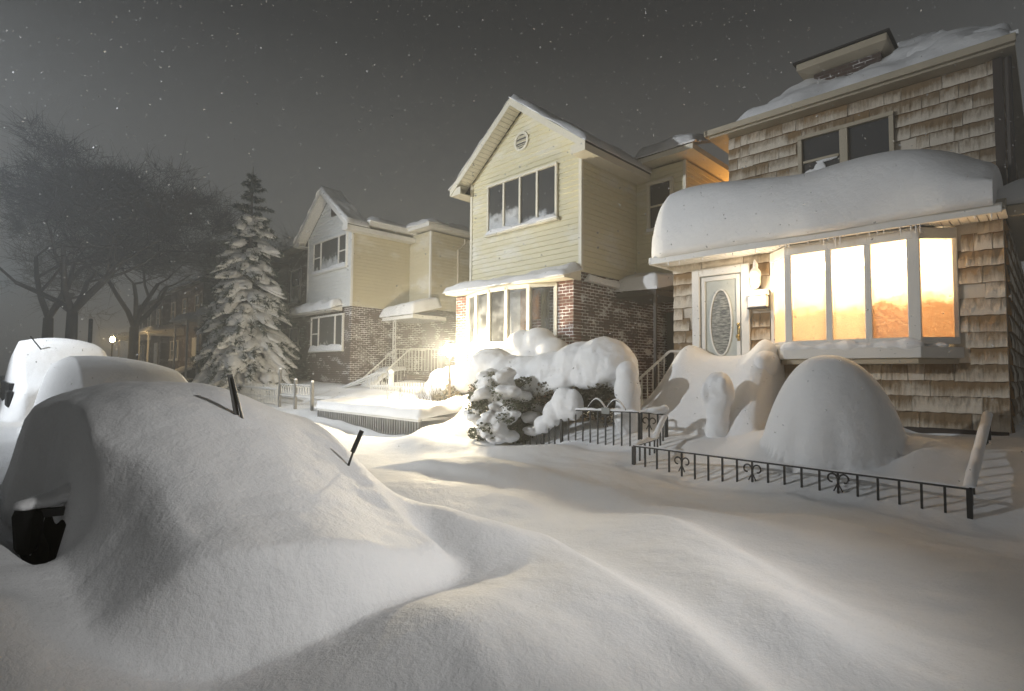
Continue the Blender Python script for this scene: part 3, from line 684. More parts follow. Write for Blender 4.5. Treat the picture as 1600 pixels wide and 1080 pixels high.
# ------------------------------------------------------------------ shingled house on the right
hr = thing('shingled_house', 'brown shingle house with the lit bay window and deep snow on its porch roof', 'house', (-2.9, 10, .9))
def shingles(parent, name, fn, a0, a1, z0, z1, course=.235, holes=(), seed=1, hold=(.2, .55), jag=.022):
    rnd = random.Random(seed); mb = MB(); cols = []
    n = round((z1 - z0) / course); c = (z1 - z0) / n
    for i in range(n):
        a = a0; z = z0 + i * c
        while a < a1 - .01:
            w = rnd.choice((.14, .2, .26, .34, .6, .8)); b_ = min(a1, a + w)
            if a1 - b_ < .1: b_ = a1
            m = (a + b_) / 2
            if not any(h0 < m < h1 and k0 < z + c * .5 < k1 for h0, h1, k0, k1 in holes):
                # trim against openings
                l, r = a, b_
                for h0, h1, k0, k1 in holes:
                    if k0 < z + c * .5 < k1:
                        if l < h0 < r: r = h0
                        if l < h1 < r: l = h1
                if r - l > .02:
                    o = rnd.uniform(.038, .052); dz = rnd.uniform(-.008, .006); zz = z + dz; g = .004
                    hv = rnd.uniform(*hold); ton = rnd.random() ** 2 * .8
                    nseg = max(2, int((r - l) / .06)); xs = [l + g + (r - l - 2 * g) * k / nseg for k in range(nseg + 1)]
                    lo = [zz - rnd.uniform(0, jag) for _ in xs]; bl = [rnd.uniform(.0, .018) for _ in xs]
                    for k in range(nseg):
                        x0_, x1_ = xs[k], xs[k + 1]; zt = z + c + .015; zm = z + c * .45
                        mb.face([fn(x0_, lo[k], o), fn(x1_, lo[k + 1], o), fn(x1_, zm, o * .75 + bl[k + 1]), fn(x0_, zm, o * .75 + bl[k])]); cols.append((ton, (0, 0, .5, .5), hv))
                        mb.face([fn(x0_, zm, o * .75 + bl[k]), fn(x1_, zm, o * .75 + bl[k + 1]), fn(x1_, zt, .008), fn(x0_, zt, .008)]); cols.append((ton, (.5, .5, 1, 1), hv))
                        mb.face([fn(x0_, lo[k], .003), fn(x1_, lo[k + 1], .003), fn(x1_, lo[k + 1], o), fn(x0_, lo[k], o)]); cols.append((1, (0, 0, 0, 0), -.5))
                    for x_, k in ((xs[0], 0), (xs[-1], nseg)):
                        mb.face([fn(x_, lo[k], .003), fn(x_, lo[k], o), fn(x_, z + c, .008), fn(x_, z + c, .003)]); cols.append((1, (0, 0, 1, 1), -.5))
            a = b_
    o = mb.build(name, SHINGLE, parent)
    at = o.data.color_attributes.new('tone', 'FLOAT_COLOR', 'CORNER'); k = 0
    for p, (t, g, hv) in zip(o.data.polygons, cols):
        for q in range(p.loop_total): at.data[p.loop_start + q].color = (t, g[q], hv, 1)
    return o
# lower storey shell round the door and the bay opening; the lit front room behind it
L0, L1 = -5.38, -.44
f = MB(); f.box(L0, -4.86, 10, 10.18, .2, 4.1); f.box(-4.86, -3.98, 10, 10.18, 3.70, 4.1); f.box(-3.98, -3.46, 10, 10.18, .2, 4.1)
f.box(-3.46, -.98, 10, 10.18, .2, 2.26); f.box(-.98, L1, 10, 10.18, .2, 4.1); f.box(-3.46, -.98, 10, 10.18, 3.96, 4.1); f.box(-4.86, -3.98, 10, 10.18, .2, 1.6)
lw = f.build('front_wall', SHINGLE, hr)
at = lw.data.color_attributes.new('tone', 'FLOAT_COLOR', 'CORNER')
f = MB(); f.box(L0, L0 + .15, 10.18, 19, .2, 4.1); w2 = f.build('side_wall', SHINGLE, hr); w2.data.color_attributes.new('tone', 'FLOAT_COLOR', 'CORNER')
f = MB(); f.box(L1 - .15, L1, 10.18, 19, .2, 4.1)
sw = f.build('side_wall', SHINGLE, hr); sw.data.color_attributes.new('tone', 'FLOAT_COLOR', 'CORNER')
shingles(lw, 'shingle', lambda a, z, o: (a, 10 - o, z), L0, L1, 1.06, 4.04, holes=[(-4.97, -3.87, .5, 3.84), (-3.52, -.94, 2.02, 4.2)], seed=3, hold=(.24, .50), jag=.014)
shingles(sw, 'shingle', lambda a, z, o: (L1 + o, a, z), 10, 18, 1.06, 4.04, seed=5)
f = MB(); f.box(L0 + .1, L1 - .02, 9.972, 9.998, .55, 1.05); f.build('foundation', TRIM_DARK, hr)
# interior
f = MB(); f.box(-3.75, -.7, 13.2, 13.3, 1.9, 4.05); f.box(-3.85, -3.75, 10.18, 13.3, 1.9, 4.05); f.box(-.7, -.62, 10.18, 13.3, 1.9, 4.05); f.box(-3.85, -.62, 10.18, 13.3, 4.052, 4.08); f.box(-3.85, -.62, 10.18, 13.3, 1.8, 1.9)
room = f.build('front_room', CREAM_WALL, hr)
f = MB(); f.box(-3.1, -1.3, 10.9, 11.6, 1.9, 2.75); f.box(-3.1, -1.3, 11.45, 11.65, 2.75, 3.05); f.build('sofa', CURTAIN_BROWN, room, bevel=.05)
# bay window
bp = [(-3.48, 10.0), (-3.09, 9.60), (-2.49, 9.60), (-1.96, 9.60), (-1.40, 9.60), (-.97, 10.0)]
f = MB()
for k, (x, y) in enumerate(bp):
    w = .11 if k in (1, 4) else .09 if k in (2, 3) else .06
    if k == 4: w = .15
    f.box(x - w / 2, x + w / 2, y - .05, y + .06, 2.26, 3.92)
for k in range(5):
    p, q = bp[k], bp[k + 1]
    f.bar((*p, 3.86), (*q, 3.86), .11, .16); f.bar((*p, 2.31), (*q, 2.31), .11, .10)
bay = f.build('bay_window', TRIM, hr, bevel=.008)
for k in range(5):
    p, q = Vector((*bp[k], 0)), Vector((*bp[k + 1], 0)); nrm = Vector((0, .006, 0)); g = MB()
    g.hexa([p + Vector((0, 0, 2.36)), q + Vector((0, 0, 2.36)), q + nrm + Vector((0, 0, 2.36)), p + nrm + Vector((0, 0, 2.36))], [p + Vector((0, 0, 3.78)), q + Vector((0, 0, 3.78)), q + nrm + Vector((0, 0, 3.78)), p + nrm + Vector((0, 0, 3.78))])
    g.build('pane', PANE_LIT if k < 3 else PANE_LIT_BROWN, bay)
f = MB(); q = [(-3.56, 9.998), (-3.16, 9.50), (-1.33, 9.50), (-.90, 9.998)]
f.hexa([(x, y, 2.06) for x, y in q], [(x, y, 2.22) for x, y in q]); f.build('bay_sill', TRIM, bay, bevel=.01)
f = MB(); q = [(-3.50, 9.998), (-3.12, 9.56), (-1.37, 9.56), (-.96, 9.998)]
f.hexa([(x, y, 1.98) for x, y in q], [(x, y, 2.056) for x, y in q]); f.build('bay_skirt', TRIM_TAN, bay)
f = MB(); q = [(-3.50, 10.17), (-3.10, 9.60), (-1.38, 9.60), (-.96, 10.17)]
f.hexa([(x, y, 2.225) for x, y in q], [(x, y, 2.262) for x, y in q]); f.build('bay_floor', TRIM, bay)
f = MB(); f.hexa([(x, y, 3.945) for x, y in q], [(x, y, 3.99) for x, y in q]); f.build('bay_head', TRIM, bay)
blob('sill_snow', [(-3.3 + k * .26, 9.56 + (.20 if k in (0, 8) else 0), 2.24, .20, .075, .085 + .035 * math.sin(k * 2.1)) for k in range(9)], SNOW, bay, .03, 6, .02, .2)
# ceiling lamps right behind the glass
for x in (-2.72, -2.16, -1.58):
    g = MB(); g.lathe([(.02, .12), (.03, .05), (.075, .02), (.085, -.04), (.06, -.10), (.01, -.12)][::-1], (x, 10.02, 3.66), 16); g.build('lamp_globe', emit('lit_globe', (1, .84, .56), 30), room, smooth=True)
    lamp('room_light', (x, 10.02, 3.45), 100, (1, .71, .40), .09, room)
# entrance door
f = MB(); f.box(-4.97, -4.82, 9.93, 10.05, 1.7, 3.83); f.box(-4.02, -3.87, 9.93, 10.05, 1.7, 3.83); f.box(-4.82, -4.02, 9.93, 10.05, 3.68, 3.83)
dr = f.build('door_frame', TRIM, hr, bevel=.012)
f = MB(); f.box(-4.82, -4.02, 10.0, 10.04, 1.7, 3.68)
STORM = make_dark_pane('frosted_storm_door', 1.0, (.16, .175, .17))
door = f.build('door', plain('pale_door_paint', (.50, .53, .50), .5, var=.2, scale=10), hr)
f = MB(); f.box(-4.79, -4.72, 9.965, 10.0, 1.75, 3.66); f.box(-4.12, -4.05, 9.965, 10.0, 1.75, 3.66); f.box(-4.72, -4.12, 9.965, 10.0, 3.58, 3.66); f.build('storm_frame', TRIM, door, bevel=.006)
f = MB(); pts = [(math.cos(2 * math.pi * k / 40), math.sin(2 * math.pi * k / 40)) for k in range(40)]
f.hexa([(-4.42 + a * .19, 9.992, 2.78 + c * .60) for a, c in pts], [(-4.42 + a * .185, 9.998, 2.78 + c * .595) for a, c in pts])
def make_oval():
    m, nt, b, o = new_mat('etched_oval_glass'); p = pos(nt, 3, 3, 16)
    n = noise(nt, p, 2.4, 5, .7)
    r = ramp(nt, n, [(.42, (.035, .035, .028)), (.62, (.36, .36, .31))])
    nt.links.new(r.outputs[0], b.inputs['Base Color']); b.inputs['Roughness'].default_value = .3; bump(nt, b, n, .6, .01); return m
f.build('oval_glass', make_oval(), door)
f = MB()
for k in range(40):
    a, c = pts[k], pts[(k + 1) % 40]
    f.bar((-4.42 + a[0] * .205, 9.985, 2.78 + a[1] * .62), (-4.42 + c[0] * .205, 9.985, 2.78 + c[1] * .62), .025)
f.build('oval_moulding', TRIM, door)
f = MB(); f.lathe([(.0, -.04), (.03, -.03), (.035, 0), (.03, .03), (.0, .04)], (-4.08, 9.92, 2.50), 12); f.bar((-4.08, 9.93, 2.5), (-4.08, 9.99, 2.5), .025); f.box(-4.105, -4.055, 9.955, 9.964, 2.42, 2.75); f.lathe([(.0, -.03), (.026, -.02), (.026, .02), (.0, .03)], (-4.08, 9.945, 2.72), 12)
f.build('door_handle', plain('brass', (.5, .38, .18), .3, .9), door, smooth=True)
# porch roof: lean-to from the upper wall down to the eave, boxed soffit, gutter
f = MB(); f.hexa([(-5.50, 9.42, 3.99), (-.40, 9.42, 3.99), (-.40, 12.0, 4.1), (-5.50, 12.0, 4.1)], [(-5.50, 9.42, 4.06), (-.40, 9.42, 4.06), (-.40, 12.0, 4.95), (-5.50, 12.0, 4.95)])
pr_ = f.build('porch_roof', TRIM_TAN, hr)
f = MB()
for k in range(51):
    x = -5.48 + k * .1; f.box(x, x + .09, 9.42, 9.96, 3.965, 3.985)
f.build('soffit', TRIM, pr_)
f = MB(); f.box(-5.54, -.42, 9.35, 9.417, 3.93, 4.06); f.box(-5.57, -5.51, 9.35, 10.6, 3.93, 4.07); f.build('gutter', TRIM, pr_, bevel=.01)
f = MB(); f.hexa([(-.397, 9.9, 3.98), (.02, 9.9, 3.98), (.02, 14, 3.98), (-.397, 14, 3.98)], [(-.397, 9.9, 4.12), (.02, 9.9, 4.12), (.02, 14, 4.12), (-.397, 14, 4.5)]); f.build('side_eave', TRIM_TAN, pr_)
prof = [(9.42, 4.065), (9.32, 4.03), (9.27, 4.16), (9.26, 4.42), (9.28, 4.70), (9.34, 4.96), (9.42, 5.16), (9.55, 5.32), (9.80, 5.46), (10.2, 5.58), (10.7, 5.66), (11.3, 5.68), (11.7, 5.62), (11.93, 5.56)]
P = []; xs = list(np.linspace(-5.64, -5.2, 12)) + list(np.linspace(-5.1, -1.1, 46)) + list(np.linspace(-1.0, -.50, 10))
def porch_row(x, close):
    row = []
    l = min(1, max(0, (x + 5.65) / .50)); kl = math.sqrt(max(0, 1 - (1 - l) ** 2)); r = min(1, max(0, (-.47 - x) / .12)); kr = .80 + .20 * math.sqrt(max(0, 1 - (1 - r) ** 2))
    k = kl * kr
    for j, (y, z) in enumerate(prof):
        zb_ = 4.03 + max(0, (y - 9.4)) * .30
        lobe = .10 * math.exp(-((x + 5.4) / .2) ** 2) * math.exp(-((y - 9.8) / .2) ** 2)
        nz = .07 * float(vnoise(x * .8, y * .9 + 4, 61)) + .03 * float(vnoise(x * 2.4, y * 2.4 + z, 62))
        sag = float(smooth_interp(x, [(-6, 0), (-4.7, 0), (-3.8, -.16), (-2.9, -.30), (-2.0, -.24), (-1.5, -.22), (-1.0, -.40), (-.5, -.80)], .3)) * float(sstep(4.2, 5.3, z))
        zz = zb_ + (z + sag + nz * min(1, j / 3) - zb_) * k - lobe
        push = (1 - kl) * .45 if y < 10 else (1 - kl) * .10
        yy = y + push + (.05 * float(vnoise(x * 1.1, z * 1.5, 63)) + .02 * float(vnoise(x * 3, z * 3, 64)) if j > 0 else 0)
        row.append((x, yy, zz))
    return row
P = [porch_row(x, 0) for x in xs]
sn = MB(); sn.grid(P)
for row, fl in ((P[0], False), (P[-1], True)):
    base = [(row[0][0], y, 4.03 + max(0, y - 9.4) * .30) for (_, y, _) in row]
    for j in range(len(row) - 1):
        q = [row[j], row[j + 1], base[j + 1], base[j]]; sn.face(q if fl else q[::-1])
for i in range(len(P) - 1): sn.face([P[i][0], (P[i][0][0], 9.6, 4.0), (P[i + 1][0][0], 9.6, 4.0), P[i + 1][0]])
rnd = random.Random(44)
for k in range(34):
    x = rnd.uniform(-5.4, -.5) if k % 3 else rnd.uniform(-3.4, -1.2); L = rnd.uniform(.03, .15) * (.6 if k % 2 else 1)
    ic = MB(); ic.tube([(x, 9.385, 3.935), (x + rnd.uniform(-.004, .004), 9.385, 3.93 - L * .6), (x, 9.385, 3.93 - L)], [.011, .007, .0015], 5); ic.build('icicle', SNOW_FINE, pr_, smooth=True)
psn = sn.build('porch_snow', SNOW, pr_, smooth=True)
snow_slab((-.55, 9.95, 4.16), (.08, 10.05, 4.14), (.08, 13.4, 4.2), (-.55, 13.4, 4.6), .40, 14, 22, .45, .04, seed=71).build('side_eave_snow', SNOW, pr_, smooth=True)
# upper storey
U0, U1 = -5.08, -.56
f = MB(); f.box(U0, U1, 12, 20, 4.6, 7.2); uw = f.build('upper_wall', SHINGLE, hr); uw.data.color_attributes.new('tone', 'FLOAT_COLOR', 'CORNER')
shingles(uw, 'shingle', lambda a, z, o: (a, 12 - o, z), U0, U1 - .0, 4.9, 7.12, course=.25, holes=[(-3.62, -1.97, 5.55, 6.74)], seed=8, hold=(.27, .43), jag=.008)
shingles(uw, 'shingle', lambda a, z, o: (U1 + o, a, z), 12.04, 19, 4.3, 7.12, seed=9, hold=(.1, .4))
f = MB(); f.box(U1 - .03, U1 + .09, 11.92, 12.06, 4.4, 7.1); f.build('corner_board', TRIM_DARK, uw)
f = MB(); f.tube([(U1 + .16, 11.9, 7.05), (U1 + .16, 11.9, 4.5)], .05, 8); f.build('downpipe', TRIM_DARK, uw)
window_unit(hr, -3.54, -2.86, 11.985, 5.66, 6.62, (), [PANE_CLEAR], TRIM_TAN, hung=(0,), fw=.075, depth=.09, sill_snow=.05)
window_unit(hr, -2.72, -2.05, 11.985, 5.66, 6.62, (), [PANE_DARK], TRIM_TAN, hung=(), fw=.075, depth=.09, sill_snow=.12)
blob('pane_snow', [(-3.4, 11.93, 5.83, .13, .025, .15), (-3.22, 11.93, 5.95, .12, .02, .14), (-3.1, 11.94, 6.10, .22, .02, .04)], SNOW, hr, .018, 4, .01, .1)
blob('pane_snow', [(-2.4, 11.94, 5.88, .3, .02, .05)], SNOW, hr, .018, 4, .01, .1)
# hipped roof, eave box, gutter, snow, dormer
ez = 7.16; x0, x1, y0, y1 = U0 - .30, U1 + .26, 11.66, 20.0
f = MB(); f.box(x0, x1, y0, y1, ez - .04, ez + .10); er = f.build('eave', TRIM_TAN, hr)
f = MB(); f.box(x0 - .06, x1 + .02, y0 - .09, y0 - .004, ez - .0, ez + .13); f.box(x0 - .09, x0 - .004, y0 - .09, y1, ez, ez + .13); f.build('gutter', TRIM_TAN, er, bevel=.012)
hh = 2.15; sl = .60; q0 = [(x0, y0), (x1, y0), (x1, y1), (x0, y1)]; in_ = 2.35
q1 = [(x0 + in_, y0 + hh / sl), (x1 - in_, y0 + hh / sl), (x1 - in_, y1 - 2), (x0 + in_, y1 - 2)]
f = MB(); f.hexa([(x, y, ez + .102) for x, y in q0], [(x, y, ez + .102 + hh) for x, y in q1]); rr = f.build('roof', ASPHALT_ROOF, hr)
snow_slab((x0 + .55, y0 + .02, ez + .12), (x1 + .02, y0 - .02, ez + .12), (x1 - in_ + .8, y0 + hh / sl, ez + .12 + hh), (x0 + in_ - .2, y0 + hh / sl, ez + .12 + hh), .17, 40, 30, .30, .13, seed=81).build('roof_snow', SNOW, rr, smooth=True)
snow_slab((x1 - 1.5, y0 + .6, ez + .45), (x1 + .05, y0 + .1, ez + .16), (x1 - .6, y0 + 4.5, ez + 1.7), (x1 - in_, y0 + 3.6, ez + hh), .42, 22, 22, .6, .08, seed=83).build('roof_snow', SNOW, rr, smooth=True)
f = MB(); f.box(-3.62, -2.36, 13.12, 16.5, 7.7, 8.51); dm = f.build('dormer', BRICK_DX, rr)
f = MB(); q = [(-3.90, 12.84), (-2.20, 12.84), (-2.20, 16.0), (-3.90, 16.0)]; q2 = [(-3.66, 13.08), (-2.32, 13.08), (-2.32, 16.0), (-3.66, 16.0)]
f.hexa([(x, y, 8.515) for x, y in q2], [(x, y, 8.58) for x, y in q]); f.hexa([(x, y, 8.583) for x, y in q], [(x, y, 8.74) for x, y in q]); f.build('dormer_eave', TRIM_TAN, dm, bevel=.02)
f = MB(); f.hexa([(x, y, 8.745) for x, y in [(-3.96, 12.79), (-2.14, 12.79), (-2.14, 16.0), (-3.96, 16.0)]], [(x, y, 8.785) for x, y in [(-3.95, 12.8), (-2.15, 12.8), (-2.15, 16.0), (-3.95, 16.0)]]); f.build('dormer_roof', ASPHALT_ROOF, dm)
# stoop of the shingled house: masonry under its snow
stp = thing('stoop', 'wide masonry stoop buried under one smooth snow slope below the oval glass door', 'stoop', (-4.3, 9.2, .6))
f = MB(); f.hexa([(-5.25, 8.5, .3), (-3.34, 8.5, .3), (-3.34, 9.99, .3), (-5.25, 9.99, .3)], [(-5.25, 9.2, 1.1), (-3.34, 9.2, 1.1), (-3.34, 9.99, 1.78), (-5.25, 9.99, 1.78)]); f.build('masonry', CONCRETE, stp)
patch('snow_cover', 4, SNOW_FINE, stp)
blob('snow_overhang', [(-3.42, 9.45, 1.98, .18, .34, .24), (-3.46, 9.65, 1.98, .2, .32, .24)], SNOW_FINE, stp, .035, 10, .03, .3)
sr = thing('stair_railing', 'pale metal railing showing behind the snowed-in stoop', 'railing', (-5.5, 9.6, 1.2))
f = MB(); f.bar((-5.95, 9.3, 1.55), (-5.35, 9.75, 2.25), .045); f.bar((-5.35, 9.75, 2.25), (-5.15, 9.9, 2.25), .045); f.build('handrail', WHITE_IRON, sr)
for k in range(7):
    t = k / 7; f = MB(); p = Vector((-5.95, 9.3, 1.55)).lerp(Vector((-5.35, 9.75, 2.25)), t); f.bar(p - Vector((0, 0, .8)), p, .02); f.build('baluster', WHITE_IRON, sr)
wl = thing('wall_lantern', 'snow-plastered porch lantern on the shingles between the oval glass door and the bay', 'lantern', (-3.72, 9.93, 3.35))
f = MB(); f.bar((-3.72, 9.99, 3.5), (-3.72, 9.86, 3.62), .03); f.box(-3.77, -3.67, 9.95, 9.965, 3.35, 3.65); f.build('bracket', IRON, wl)
f = MB(); f.lathe([(.03, -.20), (.06, -.17), (.085, .02), (.09, .05), (.05, .12), (.015, .17), (.012, .22)], (-3.72, 9.84, 3.55), 8); f.build('lantern_body', TRIM, wl)
blob('snow_coat', [(-3.72, 9.83, 3.58, .10, .10, .13), (-3.71, 9.82, 3.46, .085, .085, .14), (-3.72, 9.84, 3.72, .05, .05, .09), (-3.73, 9.84, 3.80, .025, .025, .06)], SNOW, wl, .018, 4, .015, .12)
mb_ = thing('mailbox', 'snow-caked wall mailbox below the porch lantern', 'mailbox', (-3.68, 9.9, 3.1))
f = MB(); f.box(-3.86, -3.54, 9.83, 9.955, 3.0, 3.20); f.build('box', SNOW, mb_, bevel=.02)
f = MB(); f.hexa([(-3.88, 9.80, 3.205), (-3.52, 9.80, 3.205), (-3.52, 9.955, 3.205), (-3.88, 9.955, 3.205)], [(-3.86, 9.84, 3.28), (-3.54, 9.84, 3.28), (-3.54, 9.955, 3.33), (-3.86, 9.955, 3.33)]); f.build('lid', SNOW, mb_, bevel=.02)
f = MB(); f.box(-3.87, -3.53, 9.822, 9.95, 2.975, 2.995); f.build('base_rim', IRON, mb_)
#@@PART3
# ------------------------------------------------------------------ cars under the snow
def car(name, label, xf, xr, y0, y1, zroof, k, group='cars buried along the kerb'):
    t = thing(name, label, 'car', ((xf + xr) / 2, (y0 + y1) / 2, .1), group)
    L = xf - xr
    b = MB()
    sec = [(xr, .45, .78), (xr + .25, .38, .86), (xf - 1.35, .38, .88), (xf - .35, .34, .58), (xf, .36, .44)]
    rows = []
    for x, zl, zh in sec:
        rows.append([(x, y0 + .04, zl), (x, y0, (zl + zh) / 2), (x, y0 + .05, zh), (x, (y0 + y1) / 2, zh + .04), (x, y1 - .05, zh), (x, y1, (zl + zh) / 2), (x, y1 - .04, zl)])
    b.grid(rows, flip=True); b.face(rows[0]); b.face(rows[-1][::-1]); body = b.build('body', CAR_DARK, t, smooth=True)
    c = MB(); q0 = [(xr + .5, y0 + .06), (xf - 1.45, y0 + .06), (xf - 1.45, y1 - .06), (xr + .5, y1 - .06)]; q1 = [(xr + 1.0, y0 + .24), (xf - 2.2, y0 + .24), (xf - 2.2, y1 - .24), (xr + 1.0, y1 - .24)]
    c.hexa([(x, y, .87) for x, y in q0], [(x, y, zroof - .28) for x, y in q1]); c.build('cabin', CAR_DARK, t, bevel=.05)
    w = MB(); w.hexa([(xf - 2.9, y0 + .045, .90), (xf - 1.62, y0 + .045, .90), (xf - 2.2, y0 + .185, zroof - .42), (xf - 2.9, y0 + .185, zroof - .42)], [(xf - 2.9, y0 + .08, .90), (xf - 1.62, y0 + .08, .90), (xf - 2.2, y0 + .22, zroof - .42), (xf - 2.9, y0 + .22, zroof - .42)])
    w.build('side_window', CAR_GLASS, t)
    for x in (xr + .85, xf - .85):
        for y in (y0 + .1, y1 - .1):
            g = MB(); P = [(.0, -.09), (.2, -.09), (.30, -.08), (.32, -.04), (.32, .04), (.30, .08), (.2, .09), (.0, .09)]
            base = []
            for r, d in P:
                base.append([(x + r * math.cos(a), y + d, .33 + r * math.sin(a)) for a in [2 * math.pi * i / 18 for i in range(19)]])
            g.grid(base); g.build('wheel', TYRE, t, smooth=True)
    patch('snow_cover', k, SNOW if k == 1 else SNOW_FINE, t)
    return t, body
TRIM_BLACK = plain('black_mirror_plastic', (.003, .003, .003), .8, var=.2, spec=.2)
c1, body1 = car('parked_car', 'nearest car buried to the roof in snow with raised wipers and dark mirror hollow', -2.5, -6.9, .56, 2.05, 1.62, 1)
def wiper(p, arm, blade):
    w = MB(); w.tube([p, arm], [.010, .006], 6); a = w.build('wiper', RUBBER, c1)
    q = MB(); q.bar(blade[0], blade[1], .014, .03); q.build('wiper_blade', RUBBER, a)
wiper((-3.80, 1.32, 1.40), (-3.86, 1.25, 1.76), ((-3.84, 1.285, 1.46), (-3.885, 1.24, 1.775)))
wiper((-3.62, 1.97, 1.12), (-3.55, 2.02, 1.37), ((-3.60, 1.99, 1.22), (-3.545, 2.03, 1.375)))
# door mirror in the hollow, its rim furred with snow
m = MB(); m.hexa([(-4.26, .24, .74), (-4.12, .23, .74), (-4.12, .34, .74), (-4.26, .35, .74)], [(-4.32, .22, 1.00), (-4.16, .21, 1.01), (-4.16, .36, 1.00), (-4.32, .37, .99)])
mr = m.build('mirror', TRIM_BLACK, c1, bevel=.05)
m = MB(); m.bar((-4.22, .33, .96), (-4.16, .62, .96), .05, .045); m.build('mirror_arm', RUBBER, mr)
blob('mirror_snow', [(-4.24, .28, 1.01, .08, .07, .04), (-4.24, .38, 1.03, .10, .09, .05), (-4.22, .50, 1.06, .12, .10, .06)], SNOW, mr, .025, 6, .012, .1)
m = MB(); m.box(-6.6, -3.9, .562, .585, .3, 1.1); m.build('door_panel', CAR_DARK, c1)
m = MB(); m.bar((-4.42, .548, 1.25), (-4.30, .548, .55), .018); m.bar((-5.0, .545, .93), (-4.0, .545, .95), .02); m.build('window_trim', TRIM_DARK, c1)
c2, body2 = car('parked_car', 'snow-hooded car directly behind the nearest buried car', -7.9, -12.7, .86, 2.3, 1.72, 2)
c3, body3 = car('parked_car', 'farthest buried car with bluish snow and a grey bumper side showing', -14.6, -19.4, .74, 2.4, 2.05, 3)
w = MB(); w.tube([(-15.4, 1.2, 2.1), (-15.55, .95, 2.5)], .014, 5); w.build('wiper', RUBBER, c3)
for o in [c3]:
    m = MB(); m.box(-15.6, -14.9, .60, .70, 1.02, 1.36); m.build('door_mirror', RUBBER, o, bevel=.04)
    m = MB(); m.box(-19.0, -15.2, .64, .72, .9, 1.5); m.build('door_panel', CAR_DARK, o)

# ------------------------------------------------------------------ fences
def rail_snow(mb, p, q, w=.07, h=.06, seed=0, n=None):
    p, q = Vector(p), Vector(q); L = (q - p).length; n = n or max(6, int(L / .06)); d = (q - p).normalized(); r = d.cross(Vector((0, 0, 1))).normalized()
    P = []
    for i in range(n + 1):
        c = p.lerp(q, i / n); s = .55 + 1.1 * abs(float(vnoise(i * .35 + seed, seed * 1.7, 3))) + .2 * float(vnoise(i * 1.1, seed, 4)); s *= min(1, .25 + min(i, n - i) * .35)
        P.append([c + r * w * .5 * k + Vector((0, 0, h * s * z)) for k, z in ((-1, 0), (-1.0, .45), (-.6, .9), (0, 1.05), (.6, .9), (1.0, .45), (1, 0))])
    mb.grid(P)
    mb.face(P[0]); mb.face(P[-1][::-1])
def scroll(mb, c, ax, s=.1):
    """pair of C-scrolls and a foot, in the plane spanned by ax and z"""
    ax = Vector(ax).normalized()
    for sg in (-1, 1):
        pts = []
        for k in range(15):
            a = math.pi * (1.0 - k / 14 * 1.55); rr = s * (.62 - .018 * k)
            pts.append(Vector(c) + ax * sg * (rr * math.cos(a) * .9 + s * .62) + Vector((0, 0, rr * math.sin(a) + s * .7)))
        pts = [Vector(c) + Vector((0, 0, -.02))] + pts
        mb.tube(pts, .0105, 5)
        mb.tube([Vector(c) + Vector((0, 0, s * .25)), Vector(c) + ax * sg * s * .45 + Vector((0, 0, -s * .7))], .008, 5)
def fence_run(t, pts, spacing=.19, scrolls=(), mat=IRON, bw=.021, deep=.12, rw=.04, snow=True, seed=1, posts=(), sw=.06, sh=.05):
    """pts: rail points; bars stand from the rail down into the snow, each bar its own part"""
    rail = MB()
    for a, b_ in zip(pts[:-1], pts[1:]): rail.bar(a, b_, rw, .022)
    ro = rail.build('rail', mat, t)
    cnt = 0
    for a, b_ in zip(pts[:-1], pts[1:]):
        a, b_ = Vector(a), Vector(b_); L = (Vector((b_.x, b_.y, 0)) - Vector((a.x, a.y, 0))).length; n = max(1, round(L / spacing))
        for k in range(n + (1 if b_ == Vector(pts[-1]) else 0)):
            p = a.lerp(b_, k / n); gz = ground_z(p.x, p.y)
            w_ = bw * (2.2 if cnt in posts else 1)
            m = MB(); m.bar((p.x, p.y, min(gz, p.z) - deep), (p.x, p.y, p.z - .008), w_); m.build('post' if cnt in posts else 'baluster', mat, t)
            if cnt in scrolls: sc = MB(); scroll(sc, (p.x, p.y, max(gz + .085, p.z - .2)), b_ - a); sc.build('scrollwork', mat, t, smooth=True)
            cnt += 1
    
    if snow:
        s = MB()
        for i, (a, b_) in enumerate(zip(pts[:-1], pts[1:])): rail_snow(s, Vector(a) + Vector((0, 0, .010)), Vector(b_) + Vector((0, 0, .010)), sw, sh, seed + i)
        s.build('rail_snow', SNOW, t, smooth=True)
    return ro
fr = thing('iron_fence', 'long black iron fence with scrolls round the shingled house yard and its buried shrub', 'fence', (-2.5, 7, .4))
fence_run(fr, [(-4.43, 7.0, .74), (-.63, 7.0, .70)], .19, (4, 9, 14), posts=(0, 20), sw=.045, sh=.018)
fence_run(fr, [(-.63, 7.02, .70), (-.63, 9.35, 1.30)], .19, (), posts=(12,), sw=.10, sh=.10, seed=5)
fence_run(fr, [(-4.43, 7.02, .74), (-4.45, 7.62, .78), (-4.58, 8.2, 1.12)], .15, (), sw=.09, sh=.07, seed=8)
gt = thing('iron_gate', 'small iron gate with a snow hood between the two black fences', 'gate', (-4.7, 8.1, .6))
fence_run(gt, [(-4.90, 7.95, 1.16), (-4.58, 8.22, 1.13)], .12, (1,), posts=(0, 3), sw=.10, sh=.10, seed=11)
blob('gate_snow', [(-4.70, 8.1, 1.20, .16, .10, .06, .7), (-4.60, 8.2, 1.22, .08, .08, .08)], SNOW, gt, .025, 5, .015, .15)
fm = thing('iron_fence', 'stepped black iron fence in front of the snow-laden hedge', 'fence', (-6.2, 7.9, .6))
fence_run(fm, [(-7.52, 7.9, .60), (-7.02, 7.9, .66), (-6.72, 7.9, 1.12), (-4.92, 7.92, 1.16)], .16, (0, 3, 12), posts=(0, 3, 6), sw=.07, sh=.04, seed=21)
